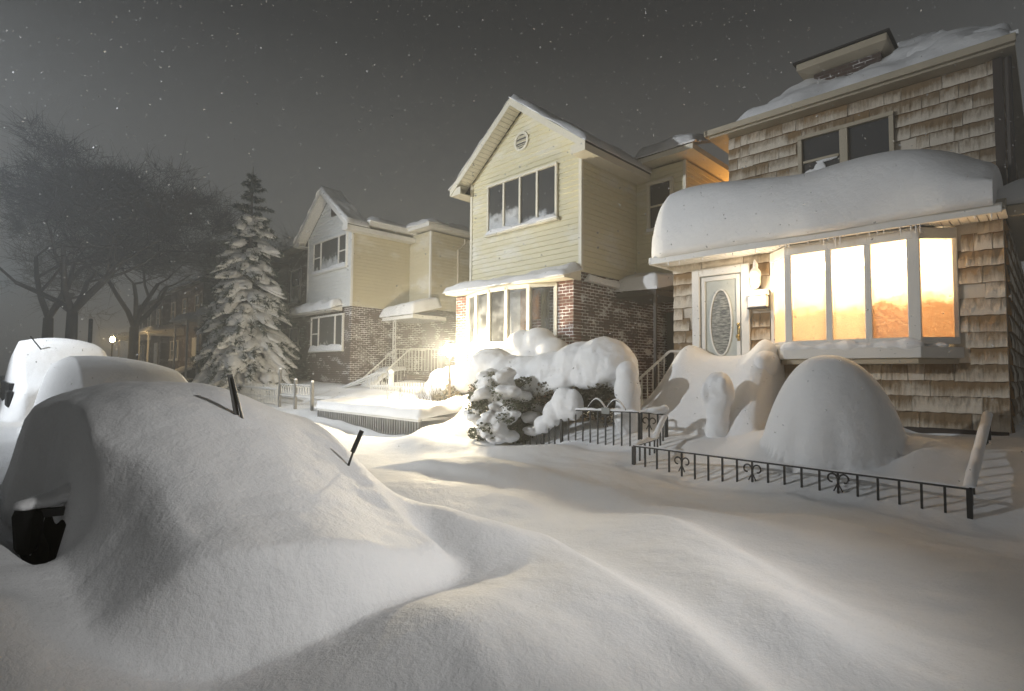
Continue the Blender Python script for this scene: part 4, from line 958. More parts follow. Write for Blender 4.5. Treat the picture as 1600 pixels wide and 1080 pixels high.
blob('fence_snow', [(-7.35, 7.92, .66, .24, .12, .09), (-7.05, 7.93, .80, .22, .14, .18), (-6.82, 7.95, 1.02, .22, .16, .26), (-6.55, 7.98, 1.22, .30, .18, .32), (-6.35, 7.98, 1.22, .22, .16, .30)], SNOW, fm, .03, 8, .05, .18)
a = MB()
for c in (-5.75, -5.35): a.tube([(c - .2 + .4 * k / 12, 7.9, 1.18 + .16 * math.sin(math.pi * k / 12)) for k in range(13)], .012, 6)
a.build('arch', IRON, fm)
a = MB()
for c in (-5.75, -5.35):
    for k in range(11): rail_snow(a, (c - .19 + .38 * k / 11, 7.9, 1.19 + .16 * math.sin(math.pi * k / 11)), (c - .19 + .38 * (k + 1) / 11, 7.9, 1.19 + .16 * math.sin(math.pi * (k + 1) / 11)), .05, .05, 3, 3)
a.build('arch_snow', SNOW, fm, smooth=True)
a = MB(); a.box(-5.63, -5.46, 7.86, 7.885, 1.10, 1.21); a.build('plaque', plain('grey_plaque', (.25, .26, .25), .6), fm, bevel=.005)
# low fence of the cream house yard, snow bench on top
GREY_WOOD = plain('weathered_grey_wood', (.20, .20, .20), .8, var=.4)
fl = thing('low_fence', 'low grey fence with a thick snow bench on top left of the lamp post', 'fence', (-13, 7.5, .4))
r_ = MB(); r_.box(-15.65, -10.5, 7.46, 7.54, .64, .70); r_.box(-10.54, -10.46, 7.54, 9.0, .66, .72); r_.build('rail', WHITE_IRON, fl)
rnd = random.Random(3)
for k in range(48):
    x = -15.62 + k * 5.1 / 47; m = MB(); w = rnd.uniform(.025, .045)
    m.hexa([(x - .012, 7.475, .18), (x + .012, 7.475, .18), (x + .012, 7.51, .18), (x - .012, 7.51, .18)], [(x - w, 7.465, .64), (x + w, 7.465, .64), (x + w, 7.52, .64), (x - w, 7.52, .64)])
    m.build('picket', GREY_WOOD, fl)
snow_slab((-15.75, 7.40, .70), (-10.42, 7.40, .70), (-10.42, 8.9, .86), (-15.75, 8.6, .80), .23, 70, 16, .12, .05, seed=91, nscale=.8).build('bench_snow', SNOW_FINE, fl, smooth=True)
def picket_fence(name, label, x0, x1, y, z0, z1, n, group=None):
    t = thing(name, label, 'fence', ((x0 + x1) / 2, y, z0), group)
    m = MB(); m.bar((x0, y, z0 + .15), (x1, y, z0 + .15), .03); m.bar((x0, y, z1 - .12), (x1, y, z1 - .12), .03); m.build('rail', WHITE_IRON, t)
    for k in range(n):
        x = x0 + (x1 - x0) * k / (n - 1); m = MB(); m.box(x - .022, x + .022, y - .03, y - .012, z0 - .1, z1); m.hexa([(x - .03, y - .03, z1), (x + .03, y - .03, z1), (x + .03, y - .012, z1), (x - .03, y - .012, z1)], [(x - .002, y - .03, z1 + .06), (x + .002, y - .03, z1 + .06), (x + .002, y - .012, z1 + .06), (x - .002, y - .012, z1 + .06)]); m.build('picket', WHITE_IRON, t)
    s = MB(); rail_snow(s, (x0, y, z1 - .10), (x1, y, z1 - .10), .06, .05, 4); s.build('rail_snow', SNOW, t, smooth=True)
    return t
picket_fence('picket_fence', 'white picket fence between the low snow bench and the lamp post', -16.4, -12.9, 9.7, .85, 1.42, 26)
picket_fence('picket_fence', 'white railing beside the foot of the spruce', -23.4, -19.2, 7.7, .75, 1.28, 30)
gw = thing('white_gate', 'ornate white gate with snow-rimmed posts right of the spruce', 'gate', (-17.6, 7.6, .5))
for x, h in ((-18.75, 1.85), (-17.5, 1.5), (-16.3, 1.45)):
    m = MB(); m.box(x - .04, x + .04, 7.56, 7.64, .3, h); m.build('post', GREY_WOOD, gw); blob('post_snow', [(x, 7.6, h + .03, .06, .06, .05)], SNOW, gw, .03, 4, 0)
m = MB()
for z in (1.0, 1.36): m.bar((-18.7, 7.6, z), (-16.3, 7.6, z), .03)
for k in range(12):
    c = (-18.55 + k * .19, 7.6, 1.18); m.tube([(c[0] + .085 * math.cos(i * math.pi / 6), 7.6, c[2] + .14 * math.sin(i * math.pi / 6)) for i in range(13)], .012, 5)
m.build('scroll_panel', WHITE_IRON, gw)
pp = thing('garden_post', 'snow-furred post with a curled handrail in front of the white house steps', 'post', (-15.5, 9.9, .8))
m = MB(); m.box(-15.56, -15.44, 9.84, 9.96, .7, 1.75); m.build('post', WHITE_IRON, pp)
m = MB(); m.tube([(-19.5, 9.9, 1.0), (-18.4, 9.9, 1.25), (-17.2, 9.9, 1.5), (-16.2, 9.9, 1.75), (-15.75, 9.9, 1.80), (-15.62, 9.9, 1.68), (-15.7, 9.9, 1.58)], .03, 6)
m.tube([(-18.0, 9.9, 1.3), (-17.2, 9.9, 1.42), (-16.7, 9.9, 1.25), (-16.6, 9.9, 1.0)], .022, 6); m.build('handrail', WHITE_IRON, pp, smooth=True)
s = MB(); rail_snow(s, (-19.3, 9.9, 1.07), (-16.2, 9.9, 1.79), .08, .06, 6); s.build('rail_snow', SNOW, pp, smooth=True)
blob('post_snow', [(-15.5, 9.9, 1.80, .10, .10, .10), (-15.5, 9.86, 1.4, .075, .06, .3)], SNOW, pp, .03, 4, .02, .2)
# snow-capped pier and wrapped urn either side of the gate path
pr2 = thing('gate_pier', 'rounded snow-smothered gate pier between the hedge and the stoop', 'pier', (-5.42, 8.36, .8))
m = MB(); m.box(-5.54, -5.30, 8.26, 8.46, .5, 1.7); m.build('pier', CONCRETE, pr2, bevel=.02)
blob('snow_cap', [(-5.42, 8.36, 1.05, .25, .22, .4), (-5.42, 8.36, 1.50, .25, .22, .34), (-5.42, 8.36, 1.80, .22, .20, .24), (-5.41, 8.36, 1.3, .23, .2, .3)], SNOW, pr2, .035, 10, .02, .3)
ur = thing('garden_statue', 'small snow-wrapped garden statue in the yard in front of the stoop', 'statue', (-3.86, 8.6, 1.0))
m = MB(); m.lathe([(.13, -.2), (.12, .2), (.10, .5)], (-3.86, 8.6, 1.0), 12); m.build('plinth', CONCRETE, ur)
blob('snow_cap', [(-3.86, 8.6, 1.58, .23, .19, .27), (-3.78, 8.6, 1.50, .17, .16, .28), (-3.87, 8.59, 1.28, .20, .17, .30), (-3.86, 8.58, 1.05, .18, .16, .26), (-3.86, 8.56, .88, .19, .17, .22), (-4.02, 8.52, 1.50, .09, .12, .20), (-3.74, 8.5, 1.62, .09, .10, .16)], SNOW, ur, .028, 5, .03, .3)
m = thing('buried_shrub', 'tall bell-shaped snow mound over a shrub inside the fenced yard', 'shrub', (-2.14, 7.98, .7))
patch('snow_cover', 5, SNOW_FINE, m); sh_ = m

# ------------------------------------------------------------------ plants
def leaf_cloud(name, parent, mat, spots, n, size, seed=1, flat=.5, loc=None, inner=.55):
    rnd = random.Random(seed); V = []; F = []
    off = origin(parent) if parent is not None else Vector(loc or (0, 0, 0))
    tot = sum(s[3] * s[4] * s[5] for s in spots)
    for s in spots:
        for _ in range(max(6, int(n * s[3] * s[4] * s[5] / tot))):
            d = Vector((rnd.gauss(0, 1), rnd.gauss(0, 1), rnd.gauss(0, 1))).normalized() * (inner + (1.06 - inner) * rnd.random() ** .6)
            c = Vector((s[0] + d.x * s[3], s[1] + d.y * s[4], s[2] + d.z * s[5])) - off
            a = Vector((rnd.gauss(0, 1), rnd.gauss(0, 1), rnd.gauss(0, flat))).normalized(); b_ = a.orthogonal().normalized(); b_ = (b_ * math.cos(t := rnd.uniform(0, 6.28)) + a.cross(b_) * math.sin(t))
            l = size * rnd.uniform(.6, 1.3); w = l * .32; k = len(V)
            V += [c - a * l * .5, c + b_ * w, c + a * l * .5, c - b_ * w]; F.append((k, k + 1, k + 2, k + 3))
    me = bpy.data.meshes.new(name); me.from_pydata(V, [], F); me.materials.append(mat)
    o = bpy.data.objects.new(name, me); COL.objects.link(o)
    if parent is not None: o.parent = parent
    return o
def stems(parent, mat, base, tips, r=.012, name='stem'):
    m = MB(); rnd = random.Random(5)
    for t in tips:
        b_ = Vector(base); t = Vector(t); mid = b_.lerp(t, .5) + Vector((rnd.uniform(-.08, .08), rnd.uniform(-.08, .08), .05)); m.tube([b_, mid, t], [r * 1.6, r, r * .5], 5)
    return m.build(name, mat, parent)
leaf_cloud('foliage', sh_, LEAF, [(-1.84, 7.42, .62, .16, .07, .09), (-2.34, 7.40, .58, .10, .06, .08), (-1.60, 7.5, .66, .12, .06, .06)], 260, .06, 31)
bu = thing('evergreen_bush', 'leafy evergreen bush plastered with clumps of snow at the fence corner', 'bush', (-8.15, 7.95, .3))
rnd = random.Random(11); BC = (-8.15, 7.95); sp = []
for i in range(60):
    zz = .42 + 1.25 * i / 59; rad = .72 * (1 - .45 * max(0, (zz - .9) / .8) ** 1.5) * rnd.uniform(.55, 1); a = rnd.uniform(0, 6.28)
    sp.append((BC[0] + rad * math.cos(a), BC[1] + rad * math.sin(a), zz, rnd.uniform(.14, .24), rnd.uniform(.14, .24), rnd.uniform(.10, .17)))
stems(bu, BARK, (BC[0], BC[1], .25), [(s[0], s[1], s[2]) for s in sp[::2]])
leaf_cloud('foliage', bu, LEAF, sp, 9000, .075, 12)
el = []
for i in range(46):
    zz = .45 + 1.25 * i / 45; rad = .74 * (1 - .45 * max(0, (zz - .9) / .8) ** 1.5) * rnd.uniform(.75, 1.02); a = rnd.uniform(0, 6.28) if i % 3 else rnd.uniform(3.9, 5.9)
    q = rnd.uniform(.09, .20); el.append((BC[0] + rad * math.cos(a), BC[1] + rad * math.sin(a), zz + .10, q * 1.15, q * 1.0, q * .62, rnd.uniform(0, 3)))
el += [(-8.0, 7.7, 1.30, .36, .26, .30), (-8.05, 7.8, 1.55, .30, .26, .24), (-7.8, 7.65, 1.0, .30, .20, .26), (-8.3, 7.62, .62, .30, .16, .14), (-7.9, 7.5, .55, .32, .16, .17)]
blob('snow_load', el, SNOW, bu, .03, 3, .06, .13)
hg = thing('hedge', 'broad hedge sagging under one rounded snow blanket behind the stepped iron fence', 'hedge', (-7.4, 8.75, .8))
hs = [(-9.5 + i * .36, 8.75 + .12 * math.sin(i * 1.7), 1.35 + .08 * math.sin(i * 2.3), .38, .46, .42) for i in range(11)]
stems(hg, BARK, (-7.6, 8.75, .6), [(s[0], s[1], s[2]) for s in hs])
leaf_cloud('foliage', hg, LEAF_BR, [(s[0], s[1] - .05, s[2], s[3], s[4] * 1.02, s[5]) for s in hs] + [(-9.0 + i * .42, 8.24, 1.42 + .10 * math.sin(i * 2.1), .22, .10, .13) for i in range(9)], 11000, .075, 14)
blob('snow_cap', [(-9.25, 8.6, 1.98, .62, .50, .40), (-8.75, 8.6, 1.86, .60, .46, .36), (-8.1, 8.7, 1.82, .70, .48, .36), (-7.4, 8.72, 1.86, .75, .52, .40), (-6.75, 8.75, 1.96, .70, .54, .47), (-6.2, 8.75, 2.02, .62, .52, .50), (-5.9, 8.72, 1.90, .42, .46, .46),
    (-9.5, 8.4, 1.75, .3, .25, .3), (-8.9, 8.33, 1.62, .34, .2, .26), (-8.2, 8.35, 1.58, .34, .18, .24), (-7.5, 8.35, 1.56, .40, .18, .24), (-7.0, 8.36, 1.62, .4, .18, .22), (-7.75, 8.34, 1.38, .16, .12, .2), (-6.3, 8.36, 1.70, .45, .16, .22)], SNOW, hg, .04, 14, .085, .22)
md = thing('mounded_shrub', 'two-lobed snow mound over a shrub under the bow window', 'shrub', (-8.9, 9.75, .9))
leaf_cloud('foliage', md, LEAF_BR, [(-9.2, 9.72, 1.8, .45, .35, .6), (-8.7, 9.72, 1.8, .45, .35, .6)], 1500, .09, 15)
blob('snow_cap', [(-9.55, 9.6, 2.25, .5, .4, .36), (-9.2, 9.62, 2.52, .46, .4, .34), (-8.72, 9.66, 2.56, .44, .4, .34), (-8.3, 9.66, 2.28, .46, .4, .36), (-9.0, 9.6, 2.1, .8, .42, .4)], SNOW, md, .045, 12, .03, .4)
ls = thing('lamp_shrub', 'snow-loaded shrub glowing right behind the lit lamp post', 'shrub', (-12.0, 9.6, .8))
leaf_cloud('foliage', ls, LEAF_BR, [(-12.0, 9.6, 1.25, .6, .45, .5)], 2500, .09, 16)
blob('snow_cap', [(-12.3, 9.55, 1.62, .42, .36, .30), (-11.85, 9.6, 1.72, .42, .36, .28), (-11.5, 9.65, 1.55, .36, .34, .32), (-12.1, 9.4, 1.4, .4, .3, .3), (-12.6, 9.5, 1.35, .3, .3, .3)], SNOW, ls, .045, 8, .05, .3)
tw = thing('bare_shrub', 'thin leafless twigs poking from the snow below the lamp', 'shrub', (-12.2, 8.7, .8))
rnd = random.Random(8); m = MB()
for k in range(34):
    x = rnd.uniform(-13.6, -11.3); y = rnd.uniform(8.5, 9.0); z = ground_z(x, y); d = Vector((rnd.uniform(-.35, .35), rnd.uniform(-.2, .2), 1)).normalized(); L = rnd.uniform(.3, .75)
    p = Vector((x, y, z - .05)); m.tube([p, p + d * L * .5, p + d * L + Vector((rnd.uniform(-.12, .12), 0, 0))], [.010, .007, .003], 4)
    for q in (.4, .65): m.tube([p + d * L * q, p + d * L * q + Vector((rnd.uniform(-.2, .2), rnd.uniform(-.1, .1), .18))], [.006, .002], 4)
m.build('twigs', BARK, tw)

def spruce(loc, h, rmax, seed=2):
    t = thing('spruce_tree', 'tall spruce with drooping snow-loaded boughs in front of the white house', 'tree', loc); rnd = random.Random(seed); L0 = Vector(loc)
    m = MB(); m.tube([L0, L0 + Vector((0, 0, h * .5)), L0 + Vector((.05, 0, h))], [.2, .11, .012], 8); m.build('trunk', BARK, t)
    V = []; F = []; S = MB(); Bm = MB()
    def needles(p, d, n, l):
        for _ in range(n):
            a = (d * rnd.uniform(.2, 1) + Vector((rnd.gauss(0, .6), rnd.gauss(0, .6), rnd.gauss(-.35, .5)))).normalized(); s = a.orthogonal().normalized() * .018
            k = len(V); q = p + Vector((rnd.gauss(0, .03), rnd.gauss(0, .03), rnd.gauss(-.02, .03))); ll = l * rnd.uniform(.6, 1.3)
            V.extend([q - s - L0, q + s - L0, q + a * ll - L0]); F.append((k, k + 1, k + 2))
    def pad(p0, p1, w, th, droop):
        """snow lying along a bough from p0 to p1"""
        n = 7; d = p1 - p0; side = Vector((-d.y, d.x, 0)).normalized(); P = []
        for i in range(n + 1):
            u = i / n; c = p0 + d * u + Vector((0, 0, -droop * u * u)); ww = w * math.sin(math.pi * min(1, .12 + u * .86)) ** .55 * rnd.uniform(.8, 1.15); tt = th * math.sin(math.pi * min(1, .10 + u * .88)) ** .5 * rnd.uniform(.8, 1.2)
            P.append([c + side * ww * a + Vector((0, 0, tt * z)) for a, z in ((-.9, -.55), (-1.0, 0), (-.75, .55), (-.25, .95), (.3, .95), (.8, .5), (1.0, -.05), (.85, -.6))])
        S.grid(P); S.face(P[0]); S.face(P[-1][::-1])
    z = .45; tier = 0
    while z < h - .3:
        u = z / h; rr = rmax * (1 - u) ** .82 * (1.0 if u > .07 else .8); nb = max(4, int(13 * (1 - u) + 4)); a0 = rnd.uniform(0, 6.28)
        for k in range(nb):
            a = a0 + 2 * math.pi * k / nb + rnd.uniform(-.25, .25); L = rr * rnd.uniform(.72, 1.12); dr = L * rnd.uniform(.35, .8) * (1 - .75 * u); up = .18 * L * (u ** 1.5) * 2
            o = Vector((math.cos(a), math.sin(a), 0)); p0 = L0 + Vector((0, 0, z + rnd.uniform(-.32, .32)))
            pt = lambda s: p0 + o * L * s + Vector((0, 0, up * s - dr * s * s))
            Bm.tube([pt(0), pt(.5), pt(1)], [.03 * (1 - u) + .012, .018, .006], 4)
            for i in range(9): needles(pt(.2 + .8 * i / 8), o, int(14 + 10 * (1 - u)), .16 + .12 * (1 - u))
            if u < .78 and rnd.random() < .94:
                nf = 2 + int(3 * (1 - u) + rnd.random()); 
                for f_ in range(nf):
                    s0 = rnd.uniform(.12, .55); da = rnd.uniform(-.55, .55); oo = Vector((math.cos(a + da), math.sin(a + da), 0)); l2 = L * (1.02 - s0) * rnd.uniform(.65, 1.0)
                    q0 = pt(s0) + Vector((0, 0, .05)); q1 = q0 + oo * l2 + Vector((0, 0, -dr * .9 * (l2 / L)))
                    if f_ == 0: q0 = pt(.30) + Vector((0, 0, .05)); q1 = pt(1.04) + Vector((0, 0, .03)); oo = o
                    pad(q0, q1, (.18 + .19 * (1 - u)) * rnd.uniform(.6, 1.4), (.12 + .15 * (1 - u)) * rnd.uniform(.6, 1.3), .16 * l2)
                    for i in range(5): needles(q0.lerp(q1, .2 + .2 * i) + Vector((0, 0, -.05)), oo, 9, .2)
            elif rnd.random() < .75: pad(pt(.35), pt(.95), .05, .035, .02)
        z += (.34 + .22 * (1 - u)) * rnd.uniform(.7, 1.2); tier += 1
    Bm.build('boughs', BARK, t)
    me = bpy.data.meshes.new('crown'); me.from_pydata(V, [], F); me.materials.append(NEEDLE); o = bpy.data.objects.new('crown', me); COL.objects.link(o); o.parent = t
    s = S.build('snow_load', SNOW, t, smooth=True)
    ss = s.modifiers.new('smooth', 'SUBSURF'); ss.levels = ss.render_levels = 1
    tx = bpy.data.textures.new('bough_lumps', 'CLOUDS'); tx.noise_scale = .16; d = s.modifiers.new('lumps', 'DISPLACE'); d.texture = tx; d.strength = .14; d.texture_coords = 'GLOBAL'
    return t
spruce((-24.3, 8.4, .9), 9.7, 2.5)

def bare_tree(name, label, loc, h, spread, seed, depth=6, r0=.28, mat=BARK, first=None, group=None, lean=(0, 0)):
    t = thing(name, label, 'tree', loc, group); rnd = random.Random(seed); T = MB(); C = MB()
    L0 = Vector(loc)
    def grow(p, d, L, r, k):
        n = 3; pts = [p]; rad = [r]; q = p.copy(); dd = d.copy()
        for i in range(n):
            dd = (dd + Vector((rnd.gauss(0, .16), rnd.gauss(0, .16), rnd.gauss(.03, .1)))).normalized(); q = q + dd * L / n; pts.append(q.copy()); rad.append(r * (1 - .38 * (i + 1) / n))
        (T if k >= depth - 1 else C).tube(pts, rad, 7 if k >= depth - 1 else 4 if k > 1 else 3, cap=False)
        if k <= 1:                                                    # sprays of fine twigs
            for _ in range(5):
                s = rnd.uniform(.1, 1); b0 = pts[0].lerp(pts[-1], s); e = b0 + (dd * .6 + Vector((rnd.gauss(0, .7), rnd.gauss(0, .7), rnd.gauss(.1, .6)))) * rnd.uniform(.35, .8)
                C.tube([b0, b0.lerp(e, .5) + Vector((rnd.gauss(0, .05), rnd.gauss(0, .05), .03)), e], [.010, .007, .004], 3, cap=False)
        if k == 0: return
        nb = 2 if k > depth - 2 else rnd.choice((2, 3, 3, 4)) if k < 4 else rnd.choice((2, 3, 3)); 
        for b_ in range(nb + (1 if k < 3 else 0)):
            s = rnd.uniform(.45, 1); j = min(n, 1 + int(s * n)); base = pts[j]
            ax = Vector((rnd.gauss(0, 1), rnd.gauss(0, 1), rnd.gauss(0, .5))).normalized(); nd = (dd * .75 + ax * spread).normalized(); nd.z = nd.z * .8 + .10
            grow(base, nd.normalized(), L * rnd.uniform(.62, .86), rad[j] * rnd.uniform(.55, .75), k - 1)
    d0 = Vector((lean[0], lean[1], 1)).normalized(); p1 = L0 + d0 * h * .24
    T.tube([L0 - Vector((0, 0, .3)), L0 + d0 * h * .12 + Vector((.05, 0, 0)), p1], [r0 * 1.15, r0 * .95, r0 * .8], 9)
    dirs = first or [(.6, .2, 1), (-.75, .1, .8), (.1, -.4, 1), (.2, .6, .9)]
    for d in dirs: grow(p1, Vector(d).normalized(), h * .21, r0 * .55, depth)
    T.build('trunk', mat, t, smooth=True); C.build('crown', BARK, t)
    return t
bare_tree('bare_tree', 'big bare street tree with a pale forked trunk at the left', (-30.5, 3.2, .8), 14.6, .85, 4, 6, .25, BARK_PALE, [(.75, .35, .8), (-.8, -.3, .55), (-.1, .5, 1), (.35, -.1, 1), (-.45, .2, 1)])
bare_tree('bare_tree', 'dark bare tree behind the far lit lantern, beyond the forked tree', (-40, 7.2, .8), 15, .8, 9, 6, .3)
bare_tree('bare_tree', 'dark leaning bare tree at the left edge of the street', (-38, 3.0, .8), 15.5, .85, 14, 5, .28)
bare_tree('bare_tree', 'dark bare treetop showing between the spruce and the white gable', (-37, 16, .5), 13.2, .7, 23, 5, .3)

# ------------------------------------------------------------------ houses fading out down the street
def far_house(label, x0, x1, y, ze, zr, wall, seed, awn):
    t = thing('row_house', label, 'house', ((x0 + x1) / 2, y, .5)); xm = (x0 + x1) / 2
    m = MB(); m.box(x0, x1, y, y + 9, 0, ze); m.build('wall', wall, t)
    m = MB(); m.hexa([(x0 - .3, y - .4, ze + .004), (x1 + .3, y - .4, ze + .004), (x1 + .3, y + 9, ze + .004), (x0 - .3, y + 9, ze + .004)], [(x0 + 1, y + 2, zr), (x1 - 1, y + 2, zr), (x1 - 1, y + 7, zr), (x0 + 1, y + 7, zr)]); r = m.build('roof', ASPHALT_ROOF, t)
    snow_slab((x0 - .3, y - .4, ze + .02), (x1 + .3, y - .4, ze + .02), (x1 - 1, y + 2, zr + .01), (x0 + 1, y + 2, zr + .01), .16, 16, 8, .25, .08, seed=seed).build('roof_snow', SNOW, r, smooth=True)
    for k in range(3):
        xa = x0 + .6 + k * (x1 - x0 - 2.0) / 2
        if k < 2 or True: window_unit(t, xa, xa + .85, y - .01, ze - 2.1, ze - .8, (), [PANE_DARK], TRIM, hung=(0,), sill_snow=.1)
    window_unit(t, x0 + .7, x0 + 2.6, y - .01, 2.6, 3.9, (x0 + 1.6,), [PANE_DARK], TRIM, hung=(0,), sill_snow=.12)
    m = MB(); m.box(x1 - 1.9, x1 - .9, y - .06, y - .002, 1.9, 4.0); m.build('door', TRIM, t)
    for (ax0, ax1, ay, az, th) in awn:
        m = MB(); m.hexa([(ax0, y - ay, az), (ax1, y - ay, az), (ax1, y - .004, az), (ax0, y - .004, az)], [(ax0, y - ay, az + .08), (ax1, y - ay, az + .08), (ax1, y - .004, az + .45), (ax0, y - .004, az + .45)]); a = m.build('awning', TRIM, t)
        snow_slab((ax0 - .08, y - ay - .08, az + .09), (ax1 + .08, y - ay - .08, az + .09), (ax1 + .08, y - .01, az + .47), (ax0 - .08, y - .01, az + .47), th, 18, 10, .25, .06, seed=seed + 2).build('awning_snow', SNOW, a, smooth=True)
        for x in (ax0 + .1, ax1 - .1):
            m = MB(); m.bar((x, y - ay + .08, .6), (x, y - ay + .08, az), .09); m.build('awning_post', TRIM, a)
    m = MB()
    for k in range(6): m.box(x1 - 2.1, x1 - .6, y - 2.4 + k * .4, y - .01, .5 + k * .22, .72 + k * .22)
    s = m.build('stoop', CONCRETE, t)
    snow_slab((x1 - 2.3, y - 2.9, .8), (x1 - .4, y - 2.9, .8), (x1 - .4, y - .05, 2.0), (x1 - 2.3, y - .05, 2.0), .22, 12, 14, .3, .06, seed=seed + 4).build('stoop_snow', SNOW, s, smooth=True)
    return t
far_house('dark brick row house with snow-topped porch awnings just left of the spruce', -37.2, -29.5, 10.8, 7.6, 8.9, BRICK_DX, 101, [(-36.6, -33.9, 2.3, 4.5, .4), (-33.2, -30.5, 2.0, 4.7, .4)])
far_house('dark row house behind the lit far lantern', -47.5, -39.5, 10.8, 7.6, 8.9, BRICK_DX, 111, [(-46.5, -43.5, 2.2, 4.3, .35)])
far_house('farthest dark row house at the left end of the street', -58, -50, 10.8, 7.4, 8.6, BRICK_DX, 121, [(-57, -53.5, 2.2, 4.3, .35)])
hn = thing('brick_house', 'brown brick house with white window frames between the spruce and the white gable', 'house', (-26.5, 12, .5))
m = MB(); m.box(-28.9, -24.4, 12.0, 20, 0, 8.0); m.build('wall', BRICK_DX, hn)
m = MB(); m.box(-29.1, -24.2, 11.7, 20, 8.004, 8.2); r = m.build('roof', TRIM_TAN, hn)
snow_slab((-29.2, 11.6, 8.21), (-24.1, 11.6, 8.21), (-24.1, 19, 8.21), (-29.2, 19, 8.21), .3, 16, 12, .3, .08, seed=131).build('roof_snow', SNOW, r, smooth=True)
for xa, xb in ((-28.4, -27.4), (-25.7, -24.8)):
    window_unit(hn, xa, xb, 11.99, 5.4, 7.0, (), [PANE_DARK], TRIM, hung=(0,)); window_unit(hn, xa, xb, 11.99, 2.5, 4.0, (), [PANE_DARK], TRIM, hung=(0,))
m = MB(); m.box(-29.0, -24.3, 11.3, 11.99, 4.55, 4.7); a = m.build('ledge', TRIM, hn)
snow_slab((-29.1, 11.2, 4.71), (-24.2, 11.2, 4.71), (-24.2, 11.98, 4.78), (-29.1, 11.98, 4.78), .22, 24, 8, .2, .06, seed=133).build('ledge_snow', SNOW, a, smooth=True)

# ------------------------------------------------------------------ lamps the photograph shows, and two unseen street lamps added for their light
WARM = (1, .84, .57); COOL = (.74, .90, 1.0)
lp = thing('lamp_post', 'glaring yellow globe lamp on a thin post in front of the bow window', 'lamp', (-11.35, 9.05, .8))
m = MB(); m.tube([(-11.35, 9.05, .5), (-11.35, 9.05, 2.22)], .035, 8); m.lathe([(.06, 0), (.09, .02), (.05, .05)], (-11.35, 9.05, 2.2), 12); m.build('post', plain('brown_post', (.10, .07, .04), .5), lp)
m = MB(); m.lathe([(.05, -.16), (.13, -.10), (.18, 0), (.16, .08), (.08, .14), (.01, .155)], (-11.35, 9.05, 2.40), 20); m.build('globe', emit('lit_lamp_globe', (1, .80, .42), 45), lp, smooth=True)
m = MB(); m.lathe([(.02, .0), (.15, -.03), (.12, .05), (.02, .09)][1:], (-11.35, 9.05, 2.56), 12); m.build('cap', IRON, lp)
lamp('lamp_light', (-11.35, 9.05, 2.40), 1900, WARM, .14, lp)
pl = thing('steel_pole', 'thin dark pole standing in the street snow left of the far lantern', 'pole', (-27, 3.4, .8))
m = MB(); m.tube([(-27, 3.42, .5), (-27, 3.42, 3.75)], .07, 8); m.lathe([(.075, 0), (.06, .05), (.0, .07)], (-27, 3.42, 3.75), 8); m.lathe([(.12, 0), (.09, .06), (.07, .1)], (-27, 3.42, .9), 8); m.build('shaft', POLE, pl)
fl2 = thing('porch_lantern', 'small amber lantern glowing on the porch of a far dark house', 'lantern', (-43, 6.6, 3.3))
m = MB(); m.lathe([(.04, -.18), (.12, -.12), (.15, .05), (.05, .17)], (-43, 6.6, 3.75), 12); m.build('globe', emit('amber_globe', (1, .70, .32), 90), fl2, smooth=True)
m = MB(); m.tube([(-43, 6.6, .6), (-43, 6.6, 3.56)], .05, 8); m.lathe([(.16, 0), (.13, .05), (.02, .10)], (-43, 6.6, 3.92), 10); m.build('post', POLE, fl2)
lamp('lantern_light', (-43, 6.6, 3.75), 160, (1, .66, .28), .15, fl2)
al = thing('wall_lamp', 'orange wall lamp in the alley beside the cream house wing', 'lamp', (-6.6, 16.4, 6.2))
m = MB(); m.box(-6.64, -6.60, 16.35, 16.5, 6.1, 6.4); m.build('bracket', IRON, al)
m = MB(); m.lathe([(.03, -.08), (.08, -.04), (.08, .06), (.02, .1)], (-6.46, 16.42, 6.2), 12); m.build('globe', emit('orange_globe', (1, .5, .12), 40), al, smooth=True)
lamp('lamp_light', (-6.42, 16.42, 6.2), 170, (1, .46, .10), .08, al)
def street_lamp(label, x, y, z, arm, power, aim, cone, col, est):
    t = thing('street_lamp', label, 'street lamp', (x, y, 0))
    m = MB(); m.tube([(x, y, 0), (x, y, z - .6), (x, y, z)], [.11, .08, .06], 10); pole = m.build('pole', POLE, t)
    m = MB(); hx, hy = x + arm[0], y + arm[1]; m.tube([(x, y, z - .05), (x + arm[0] * .5, y + arm[1] * .5, z + .22), (hx, hy, z + .25)], .04, 8); m.build('arm', POLE, t)
    d = Vector((arm[0], arm[1], 0)).normalized(); s = Vector((-d.y, d.x, 0)); c = Vector((hx, hy, z + .25))
    m = MB(); q = [c - d * .05 - s * .08, c + d * .6 - s * .16, c + d * .6 + s * .16, c - d * .05 + s * .08]; m.hexa([p - Vector((0, 0, .06)) for p in q], [p * .9 + (c + d * .3) * .1 + Vector((0, 0, .09)) for p in q]); hd = m.build('lamp_head', POLE, t, bevel=.03)
    m = MB(); q = [c + d * .08 - s * .09, c + d * .5 - s * .12, c + d * .5 + s * .12, c + d * .08 + s * .09]; m.hexa([p - Vector((0, 0, .10)) for p in q], [p - Vector((0, 0, .064)) for p in q]); m.build('lens', emit('street_lamp_lens', col, est), hd)
    lamp('street_light', c + d * .3 - Vector((0, 0, .14)), power, col, .16, t, 'SPOT' if aim else 'POINT', aim, cone)
    return t
